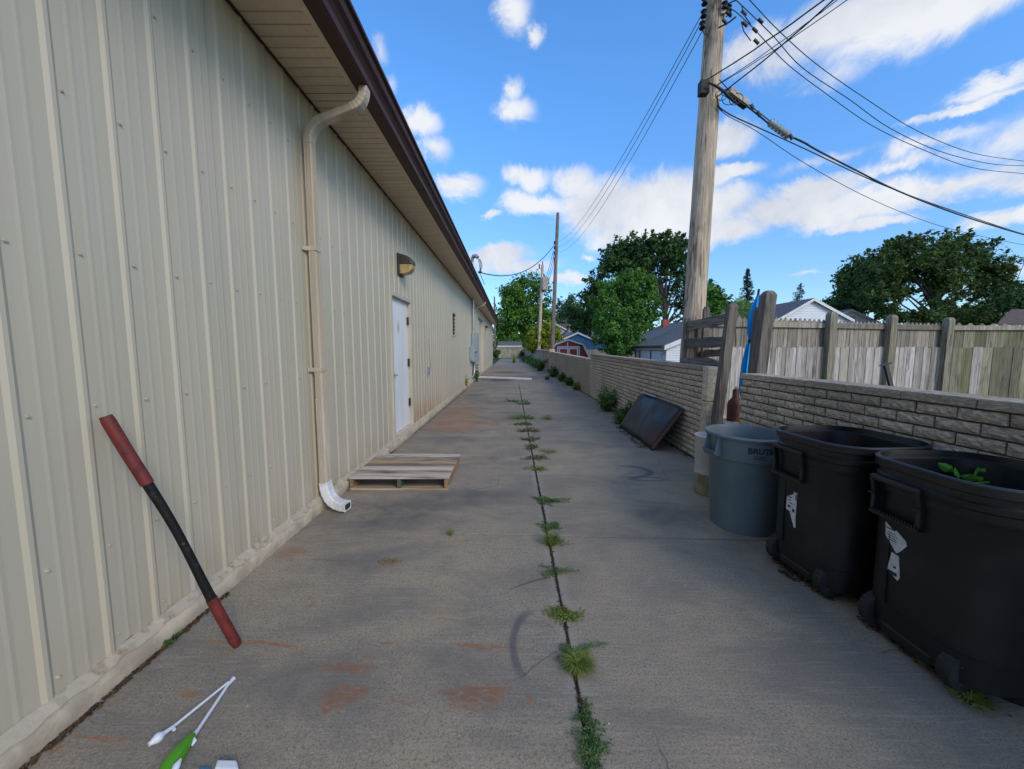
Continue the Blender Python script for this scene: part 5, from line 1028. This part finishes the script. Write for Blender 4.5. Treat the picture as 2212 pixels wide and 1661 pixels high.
def crown(clumps, dens, leaf, tuft, mat, parent, up=.35, spiky=.25, fill=.5):
    C_, N_, S_ = [], [], []
    for (c, rx, ry, rz, k) in clumps:
        area = (rx*rz+rx*ry+ry*rz)*4; nt_ = max(6, int(area/(tuft*tuft*3.2)*dens*k*3.1)); d = rng.normal(size=(nt_, 3)); d /= np.linalg.norm(d, axis=1)[:, None]
        rad = np.clip(rng.uniform(fill, 1.05, nt_), 0, 2)+rng.exponential(spiky*.25, nt_)*(d[:, 2] > -.3); pos = np.array(c)+d*rad[:, None]*np.array([rx, ry, rz])
        ax = d+np.array([0, 0, up]); ax /= np.linalg.norm(ax, axis=1)[:, None]; m_ = 48
        for i in range(nt_):
            q = rng.normal(size=(m_, 3))*tuft*.42; al = rng.uniform(-.7, 1.0+spiky*2, m_)[:, None]*tuft*.55; taper = (1-np.clip(al/(tuft*1.1), 0, .8)); pts = pos[i]+q*taper+al*ax[i]
            C_.append(pts); N_.append(rng.normal(size=(m_, 3))*.75+ax[i]*.6+np.array([0, 0, .35])); S_.append(rng.uniform(.55, 1.3, m_)*leaf)
    return leaf_mesh('crown', np.concatenate(C_), np.concatenate(N_), np.concatenate(S_), mat, parent)
def tree(name, label, cat, clumps, c, conv, leaf, tuft, mat, trunk, dens=1.0, depth=.9, group='trees beyond the wall', limbs=True, **kw):
    cl = []
    for q in clumps:
        x, y, rx, ry = q[:4]; k = q[4] if len(q) > 4 else 1; px_, py_ = conv(x, y); sc_ = conv.s/820*c; dz = random.uniform(-.5, .5)*rx*sc_*.9; p_ = P(px_, py_, c+dz); cl.append((tuple(p_), rx*sc_, rx*sc_*depth, ry*sc_, k))
    bx = P(trunk, 754, c); t = thing(name, label, cat, (bx.x, bx.y, 0), group); crown(cl, dens, leaf, tuft, mat, t, **kw)
    hh = max(q[0][2] for q in cl); m = MB(); r0 = max(.08, hh*.02); m.tube([(bx.x, bx.y, -.1), (bx.x+.05*r0, bx.y, hh*.2), (bx.x-.3*r0, bx.y, hh*.45), (bx.x, bx.y, hh*.8)], [r0*1.25, r0, r0*.75, r0*.25], 10)
    m.build('trunk', M['bark'], t)
    if limbs:
        for (cc, rx, ry, rz, k) in cl:
            s0 = Vector((bx.x, bx.y, min(hh*.5, max(hh*.18, cc[2]*.55)))); e = Vector(cc)+Vector((0, 0, rz*.5)); mid = s0.lerp(e, .5)+Vector((0, 0, -.05*rz)); m = MB(); m.tube([s0, mid, e], [r0*.5, r0*.3, r0*.08], 6); m.build('limb', M['bark'], t)
    return t
def mk(ax, kx, ay, ky):
    f_ = lambda x, y: (ax+kx*x, ay+ky*y); return f_
class Conv:
    def __init__(s, ax, k, ay): s.ax, s.k, s.ay, s.s = ax, k, ay, k
    def __call__(s, x, y): return (s.ax+s.k*x, s.ay+s.k*y)
C4 = Conv(937.3, .2608, 447.0); C5 = Conv(1419, .3586, 562.4); C7 = Conv(1766.5, .2014, 490.3); CT4 = Conv(1225.7, .17363, 490.3)
tree('broad_tree', 'broad bright green tree with rounded lobes behind the end of the driveway', 'tree', [(650, 690, 85, 75), (720, 640, 50, 45), (830, 625, 70, 70), (880, 690, 70, 80), (700, 790, 140, 110), (870, 820, 90, 110), (610, 760, 60, 80), (600, 900, 90, 90), (740, 930, 190, 120), (620, 1030, 110, 90), (900, 940, 80, 90), (830, 1060, 150, 60), (700, 1100, 170, 50), (550, 1080, 50, 80)],
     76, C4, .30, 1.35, F['left'], 1140, .78, spiky=.12, fill=.45)
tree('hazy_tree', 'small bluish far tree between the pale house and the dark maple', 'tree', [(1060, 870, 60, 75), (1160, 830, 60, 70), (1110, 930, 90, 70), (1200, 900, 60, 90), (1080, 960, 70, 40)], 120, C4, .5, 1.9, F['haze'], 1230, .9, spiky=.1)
tree('dark_tree', 'dark narrow tree at the left side of the tall maple', 'tree', [(1330, 640, 60, 70), (1280, 740, 65, 60), (1360, 760, 80, 110), (1300, 880, 100, 100), (1190, 900, 70, 80), (1240, 980, 100, 60)], 52, C4, .24, .95, F['dark'], 1275, .9, spiky=.35)
tree('tall_maple', 'tallest dark green tree behind the bright maple left of the thick pole', 'tree', [(560, 330, 100, 90), (520, 420, 110, 70), (470, 550, 90, 60), (700, 250, 110, 90), (900, 200, 130, 80), (1080, 200, 120, 90), (1250, 190, 130, 90), (1380, 230, 110, 100), (800, 380, 220, 150), (1080, 420, 220, 160), (1330, 400, 170, 150), (650, 500, 160, 110), (900, 560, 200, 120), (1100, 650, 110, 130), (1400, 560, 110, 100, .6), (1330, 720, 120, 110, .35), (1150, 850, 60, 150, .5), (1420, 780, 90, 150, .35), (1300, 980, 120, 140, .3), (1500, 900, 150, 250, .5), (1750, 850, 130, 100, .8), (1750, 950, 170, 110, .8), (1850, 930, 100, 100, .7)],
     42, CT4, .20, .72, F['dark'], 1434, .8, spiky=.55, fill=.3)
tree('bright_maple', 'bright green dense maple in front of the tall dark tree', 'tree', [(740, 640, 70, 60), (900, 630, 70, 60), (590, 680, 60, 50), (820, 720, 180, 100), (560, 800, 150, 110), (960, 780, 120, 110), (720, 900, 260, 140), (450, 950, 120, 120), (1020, 930, 90, 110), (550, 1080, 220, 130), (880, 1080, 230, 130), (1080, 1120, 80, 70), (420, 1150, 100, 90), (650, 1280, 260, 100), (900, 1250, 130, 110), (600, 1430, 220, 90), (480, 1350, 120, 90), (800, 1420, 90, 90), (650, 1540, 200, 50)],
     26, CT4, .105, .42, F['front'], 1338, .85, spiky=.4, fill=.4)
tree('lilac_bush', 'yellow green bush leaning over the far brick wall beside the distant pole', 'bush', [(860, 1080, 75, 60), (960, 1060, 80, 55), (820, 1140, 50, 45), (900, 1140, 90, 45), (1010, 1110, 40, 60), (950, 1000, 40, 30)], 41, C4, .13, .42, F['bush'], 1172, 2.0, spiky=.25, limbs=False, group='bushes and weeds along the wall')
tree('dark_oak', 'darkest rounded tree at the left of the wide tree above the fence', 'tree', [(440, 420, 110, 80), (350, 520, 110, 90), (290, 620, 90, 80), (450, 600, 140, 120), (350, 740, 140, 100), (230, 800, 100, 60), (120, 870, 80, 35), (450, 830, 140, 90), (300, 860, 160, 50), (520, 500, 100, 110)], 52, C7, .26, 1.0, F['dark'], 1855, .9, spiky=.12)
tree('wide_tree', 'very wide dark green tree spreading above the picket fence at right', 'tree', [(1000, 170, 130, 80), (850, 230, 140, 80), (720, 300, 110, 90), (1200, 230, 120, 80), (1420, 200, 150, 90), (1560, 230, 90, 70), (900, 400, 260, 130), (1250, 380, 220, 120), (1550, 360, 160, 100), (1800, 270, 110, 80), (1850, 400, 160, 90), (1950, 520, 130, 110), (700, 560, 180, 110), (1050, 560, 200, 80, .6), (1400, 540, 220, 90, .8), (1750, 540, 160, 90, .8), (650, 720, 170, 90), (850, 700, 150, 90), (1300, 650, 130, 70), (1600, 700, 180, 70, .35), (1950, 680, 160, 90), (1200, 780, 220, 60, .3), (700, 870, 180, 60), (900, 960, 160, 50), (1200, 970, 260, 50), (1500, 940, 200, 70), (1750, 880, 140, 110, .7), (1950, 830, 130, 110), (1650, 980, 200, 60), (1850, 990, 160, 50)],
     44, C7, .20, .78, F['right'], 2012, .75, spiky=.5, fill=.25)
tree('edge_tree', 'low dark tree at the right edge over the brown roof', 'tree', [(2120, 760, 110, 80), (2230, 800, 110, 100), (2100, 860, 90, 50), (2350, 780, 150, 120)], 38, C7, .2, .8, F['dark'], 2215, .9, spiky=.2)
tree('round_tree', 'green tree crown showing just right of the thick pole', 'tree', [(320, 190, 35, 45), (350, 240, 50, 50), (310, 300, 50, 60), (370, 300, 35, 35), (280, 400, 60, 70)], 38, C5, .18, .65, F['front'], 1530, .9, spiky=.3)
def conifer(label, x, ytop, ybot, c, wpx, mat, n=46, lean=0):
    tp, bt = P(x+lean, ytop, c), P(x, ybot, c); t = thing('conifer', label, 'conifer', (bt.x, bt.y, 0), 'conifers beyond the houses'); H = tp.z-bt.z; W = wpx/820*c; Cc, Nn, Ss = [], [], []
    for i in range(n):
        q = (i+.5)/n; z = tp.z-H*q; ln = W*(.08+.92*q)*rng.uniform(.65, 1.15); a = rng.uniform(0, 2*math.pi); m_ = int(26+90*q); s = rng.uniform(0, 1, m_)
        pts = np.stack([tp.x+(bt.x-tp.x)*q+np.cos(a)*ln*s, tp.y+np.sin(a)*ln*s, z-ln*.35*s+ln*.12*s*s], 1)+rng.normal(size=(m_, 3))*H*.012; Cc.append(pts); Nn.append(rng.normal(size=(m_, 3))); Ss.append(rng.uniform(.5, 1, m_)*H*.022)
    leaf_mesh('crown', np.concatenate(Cc), np.concatenate(Nn), np.concatenate(Ss), mat, t, .35); m = MB(); m.tube([(bt.x, bt.y, 0), tp], [.2, .02], 8); m.build('trunk', M['bark'], t)
conifer('slim dark spruce standing above the picket fence left of the thick post', 1616, 581, 690, 58, 30, F['fir'], 90)
conifer('ragged dark fir top above the roof of the larger white house', 1722, 612, 690, 60, 40, F['fir'], 70, lean=8)
t = thing('young_pine', 'bright green young pine tufts behind the leaning posts', 'pine', tuple(P(1605, 800, 11)), 'conifers beyond the houses'); Cc, Nn, Ss = [], [], []
for (x, y, r_) in ((1598, 660, 12), (1592, 675, 12), (1615, 672, 14), (1605, 690, 18), (1625, 688, 14), (1610, 705, 20)):
    p_ = np.array(P(x, y, 11)); q = rng.normal(size=(160, 3)); q[:, 2] = abs(q[:, 2])*1.2; q *= r_/820*11*.5; Cc.append(p_+q); Nn.append(np.cross(q, rng.normal(size=(160, 3)))); Ss.append(np.full(160, .10))
leaf_mesh('crown', np.concatenate(Cc), np.concatenate(Nn), np.concatenate(Ss), F['pine'], t, .08)
q = P(1605, 754, 11); m = MB(); m.tube([(q.x, q.y, 0), (q.x, q.y, 2.4)], .04, 6); m.build('trunk', M['bark'], t)
# a far belt of trees that closes the horizon as one mass
Cc, Nn, Ss = [], [], []
for i in range(520):
    a = R(-64)+R(128)*i/519; rd = 190+rng.uniform(-15, 15); h = 7+3*math.sin(i*.31)+2.5*math.sin(i*.83)+rng.uniform(-1, 1)
    pts = rng.normal(size=(34, 3))*np.array([2.6, 2.6, h*.42])+np.array([math.sin(a)*rd, math.cos(a)*rd, h*.45]); Cc.append(pts); Nn.append(rng.normal(size=(34, 3))); Ss.append(rng.uniform(.8, 1.6, 34))
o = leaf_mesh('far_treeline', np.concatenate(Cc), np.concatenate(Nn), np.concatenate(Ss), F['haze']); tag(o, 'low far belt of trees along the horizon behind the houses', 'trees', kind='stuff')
# ------------------------------------------------------------ weeds
def shrub(name, label, pos, w, h, n, leaf, mat, group='bushes and weeds along the wall', upright=.6, cat='weed'):
    t = thing(name, label, cat, (pos[0], pos[1], 0), group); nst = max(5, n//26); Cc, Nn, Ss = [], [], []; m = MB()
    for i in range(nst):
        a = rng.uniform(0, 2*math.pi); rr = rng.uniform(.15, 1)*w/2; hh = h*rng.uniform(.45, 1)*(1-.35*rr/(w/2)); b0 = Vector((pos[0]+rng.uniform(-.12, .12)*w, pos[1]+rng.uniform(-.12, .12)*w, 0)); e = Vector((pos[0]+math.cos(a)*rr, pos[1]+math.sin(a)*rr, hh)); mid = b0.lerp(e, .5)+Vector((0, 0, hh*.12)); m.tube([b0, mid, e], [.006*h+.002, .004*h+.0015, .001], 4)
        k = n//nst; s = rng.uniform(.2, 1, k)[:, None]; pts = (1-s)**2*np.array(b0)+2*s*(1-s)*np.array(mid)+s*s*np.array(e)+rng.normal(size=(k, 3))*w*.07; pts[:, 2] = np.maximum(pts[:, 2], leaf*.3); Cc.append(pts); Nn.append(rng.normal(size=(k, 3))*.6+np.array([0, 0, .8])); Ss.append(rng.uniform(.5, 1.2, k)*leaf)
    leaf_mesh('foliage', np.concatenate(Cc), np.concatenate(Nn), np.concatenate(Ss), mat, t, .6); m.build('stem', mat, t)
    return t
def grassy(name, label, pos, r_, h, n, mat, group='weeds in the driveway seam', cat='weed'):
    t = thing(name, label, cat, (pos[0], pos[1], 0), group); m = MB()
    for i in range(n):
        a = rng.uniform(0, 2*math.pi); d = Vector((math.cos(a), math.sin(a), 0)); b0 = Vector((pos[0], pos[1], .001))+d*rng.uniform(0, r_*.35); L = rng.uniform(.35, 1)*r_; e = b0+d*L+Vector((0, 0, rng.uniform(.1, 1)*h)); mid = b0.lerp(e, .5)+Vector((0, 0, h*.35)); s = Vector((-d.y, d.x, 0))*.0016
        m.add([b0-s, b0+s, mid+s, mid-s, e], [(0, 1, 2, 3), (3, 2, 4)])
    m.build('blade', mat, t, recalc=False, kind='stuff'); return t
def creeper(label, pos, r_, n, leaf, mat, stretch=(1, 1), bias=None, group='weeds in the driveway seam'):
    t = thing('creeping_weed', label, 'weed', (pos[0], pos[1], 0), group); Cc, Nn, Ss = [], [], []; m = MB(); ns = max(7, n//28)
    for i in range(ns):
        a = rng.uniform(0, 2*math.pi) if bias is None or i % 3 else bias+rng.uniform(-.2, .2); L = r_*rng.uniform(.4, 1)*(1.6 if bias is not None and i % 3 == 0 else 1); d = Vector((math.cos(a)*stretch[0], math.sin(a)*stretch[1], 0)); b0 = Vector((pos[0], pos[1], .004)); side = Vector((-d.y, d.x, 0))*rng.uniform(-.3, .3)
        pts3 = [b0, b0+d*L*.5+side*L*.5+Vector((0, 0, .018)), b0+d*L+side*L+Vector((0, 0, .01))]; m.tube(pts3, [.0018, .0013, .0007], 4); k = n//ns; s = rng.uniform(.1, 1, k)[:, None]; P0, P1, P2 = [np.array(v) for v in pts3]
        pts = (1-s)**2*P0+2*s*(1-s)*P1+s*s*P2+rng.normal(size=(k, 3))*np.array([1, 1, .4])*leaf*1.5; pts[:, 2] = np.maximum(pts[:, 2], .003); Cc.append(pts); Nn.append(rng.normal(size=(k, 3))*.5+np.array([0, 0, 1])); Ss.append(rng.uniform(.6, 1.2, k)*leaf)
    leaf_mesh('foliage', np.concatenate(Cc), np.concatenate(Nn), np.concatenate(Ss), mat, t, .6); m.build('stem', mat, t); return t
d8 = lambda x, y: G(649+.4792*x, 865.2+.4792*y)
W_, Gr, Pu = F['weed'], F['grass'], F['purslane']
creeper('dense dark weed clump in the seam at the very bottom of the picture', d8(1318, 1600), .10, 700, .007, W_, (.8, 1.3)); creeper('spindly weed in the seam just above the bottom clump', d8(1287, 1430), .075, 260, .007, W_, (.8, 1.2))
grassy('grass_tuft', 'thick bright moss green tuft in the seam beside the curved skid mark', d8(1252, 1200), .085, .045, 700, Gr); creeper('feathery weed spreading just behind the thick green tuft', d8(1240, 1140), .11, 300, .006, W_, (1.2, .7), bias=.6)
creeper('flat green weed lying across the seam at the upper end of the skid mark', d8(1195, 970), .12, 420, .009, Gr, (1.1, .6)); creeper('wiry dark weed with thin arms in the seam above the curved skid mark', d8(1150, 780), .15, 300, .007, W_, (1.3, .6))
grassy('grass_tuft', 'yellow green grass tuft in the seam at the nearest cross joint', d8(1128, 650), .10, .10, 160, Gr); creeper('round olive weed beside the grass tuft at the nearest cross joint', d8(1140, 640), .14, 300, .010, W_, (1.1, .6)); creeper('olive weed patch right of the seam just beyond the nearest cross joint', d8(1125, 572), .13, 380, .011, W_, (.9, .9))
creeper('large bluish green weed, its long arm reaching right of the seam', d8(1090, 455), .17, 620, .010, W_, (1.2, .8), bias=-.1)
creeper('small thin weed on the seam level with the front of the pallet', d8(1062, 310), .17, 260, .013, Gr, (1.1, .6)); creeper('wide reddish weed on the seam level with the middle of the pallet', d8(1062, 262), .24, 420, .015, Pu, (1, .6))
creeper('reddish weed on the seam just behind the pallet', d8(1043, 212), .17, 330, .016, Pu, (.7, 1.3)); creeper('upright reddish weed on the seam beyond the second cross joint', d8(1034, 178), .22, 330, .018, Pu, (1, .8)); creeper('low green weed on the seam left of the leaning panel', d8(1027, 137), .3, 330, .022, Pu, (1, .6))
creeper('small green weed on the seam just before the third cross joint', d8(1018, 108), .28, 260, .022, W_, (1, .5)); grassy('grass_tuft', 'wide pale grass strip left of the seam on the third cross joint', d8(985, 80), .40, .12, 240, Gr); creeper('dark weed right of the seam on the third cross joint', d8(1022, 80), .3, 200, .02, W_)
grassy('grass_tuft', 'pale grass tuft right of the seam on the third cross joint', d8(1112, 84), .26, .10, 120, Gr); grassy('grass_tuft', 'short pale grass strip on the second cross joint right of the seam', d8(1118, 231), .20, .04, 120, Gr); grassy('grass_tuft', 'tiny grass tuft left of the seam on the nearest cross joint', d8(677, 606), .05, .06, 40, Gr)
dl = lambda x, y: G(937.3+.17363*x, 793.1+.17363*y)
creeper('small dark weed on the seam before the white plank', dl(1098, 458), .25, 120, .03, W_); creeper('dark flat weed left of the seam on the fourth cross joint', dl(1005, 428), .5, 160, .03, W_, (1.2, .3)); creeper('thin weed at the foot of the wall beyond the white service door', G(985, 845), .2, 80, .02, W_)
creeper('leafy green weed at the foot of the metal wall behind the red bar', G(352, 1385), .15, 420, .010, W_, (.5, 1.3)); shrub('wall_weed', 'pale leafy weed at the base of the metal wall before the white plank', G(1000, 838, 0)+Vector((.05, 0, 0)), .5, .65, 260, .05, F['bush'])
shrub('climbing_vine', 'green vine climbing below the grey electrical cabinet', (-1.6, 17.4), .4, 1.1, 260, .06, F['shrub']); 
shrub('wall_weed', 'large leafy green weed against the brick wall behind the leaning panel', (2.30, 9.1), .62, .68, 1100, .038, F['shrub']); shrub('wall_weed', 'weed with tall sprigs touching the far corner of the leaning panel', (2.22, 7.62), .5, .36, 800, .034, F['shrub']); shrub('wall_weed', 'tall single leafy sprig behind the corner of the leaning panel', (2.42, 7.75), .16, .62, 200, .04, F['shrub'])
for (Yy, w, h, lab, mt) in ((14.0, .45, .3, 'yellowish low weed first along the brick wall past the big weed', 'bush'), (15.6, .5, .42, 'bright green weed at the foot of the brick wall, nearer one of the pair', 'shrub'), (17.6, .5, .45, 'bright green weed at the foot of the brick wall, farther one of the pair', 'shrub'), (20.6, .8, .65, 'bluish green spreading weed below the low brick wall', 'weed'), (26.2, 1.1, 1.15, 'big leafy bush in front of the tan pillar', 'shrub'), (30, 1.1, .8, 'low bush just past the tan pillar', 'shrub'), (34, 1.2, .6, 'low green growth under the farthest brick wall', 'shrub'), (39, 1.6, .6, 'far green growth where the brick wall meets the board fence', 'shrub'), (46, 2, .7, 'farthest green growth at the foot of the board fence', 'shrub')):
    shrub('wall_weed', lab, (2.36-(.1 if Yy > 20 else 0)-(.25 if Yy > 25 else 0), Yy), w, h, int(300+260*w), .02+.0026*Yy, F[mt])
shrub('wall_weed', 'small weed spreading onto the concrete below the low brick wall', (1.75, 18.6), .6, .22, 160, .05, F['weed']); shrub('wall_weed', 'upright weed sprouting from the seam at the far end of the driveway', (.2, 38), .5, 1.2, 160, .12, F['bush']); shrub('wall_weed', 'dark climbing growth at the left corner of the tan end wall', (px(1072, 60), 60), 1.8, 2.2, 500, .2, F['shrub'])
shrub('wall_weed', 'brown green vine hanging on the right part of the tan end wall', (px(1128, 65), 65.4), 1.6, 1.5, 400, .16, F['purslane'])
grassy('grass_tuft', 'yellow grass tuft under the wheel of the nearest bin', G(2095, 1515), .10, .05, 120, Gr); grassy('grass_tuft', 'thin green grass at the foot of the grey block pier', G(1488, 983), .16, .05, 90, W_)
# loose matter: straw, dead leaves, dirt crumbs
def scatter(name, label, cat, boxes, n, size, mat, aspect=.5, flat=1.0):
    Cc, Nn, Ss = [], [], []
    for (x0, y0, x1, y1, w, k) in boxes:
        m_ = int(n*k); s = rng.uniform(0, 1, m_)[:, None]; pts = np.array([x0, y0, 0])+(np.array([x1, y1, 0])-np.array([x0, y0, 0]))*s+rng.normal(size=(m_, 3))*w; pts[:, 2] = rng.uniform(.003, .012, m_); Cc.append(pts); Nn.append(rng.normal(size=(m_, 3))*.35/flat+np.array([0, 0, 1])); Ss.append(rng.uniform(.4, 1.3, m_)*size)
    return tag(leaf_mesh(name, np.concatenate(Cc), np.concatenate(Nn), np.concatenate(Ss), mat, None, aspect), label, cat, kind='stuff')
q = d8(402, 728); scatter('straw', 'small patch of dry straw on the concrete', 'straw', [(q.x-.05, q.y, q.x+.06, q.y, .022, 1)], 260, .018, M['straw'], .08)
scatter('leaf_litter', 'dark dead leaf litter under the black bins', 'leaf litter', [(1.88, 2.58, 1.92, 2.15, .022, .8), (1.96, 1.98, 2.0, 1.45, .022, .8), (1.82, 2.45, 1.84, 2.32, .018, .2)], 300, .012, M['dead_leaf'], .6)
scatter('dirt_crumbs', 'dark dirt and crumbs along the foot of the metal wall', 'dirt', [(-1.75, .9, -1.75, 2.2, .010, 1.6), (-1.74, 3.9, -1.74, 5.6, .012, .5), (-1.73, 6.6, -1.70, 14, .03, 1.3), (-1.70, 8, -1.4, 14, .08, .2)], 600, .010, M['dead_leaf'], .7)
scatter('wall_debris', 'dry debris along the foot of the brick wall', 'debris', [(2.46, 5.2, 2.44, 24, .04, 1), (2.1, 7.5, 2.35, 8.3, .06, .3), (2.0, 5.6, 2.02, 7.2, .03, .25)], 900, .018, M['dead_leaf'], .5)
scatter('seam_dirt', 'dark dirt crumbs packed in the driveway seam', 'dirt', [(.29, 1.1, .29, 5.5, .006, 1), (.29, 5.5, .29, 16, .012, 1)], 1500, .007, M['dead_leaf'], .7)
scatter('pebbles', 'tiny loose pebbles and flecks scattered on the driveway', 'pebbles', [(-1.5, 1.2, 1.6, 3, .5, 1), (-1, 3, 1.5, 9, .6, .6)], 220, .0035, M['block'], .8)
for o in bpy.data.objects:
    for k in ('_w', '_local'):
        if k in o: del o[k]
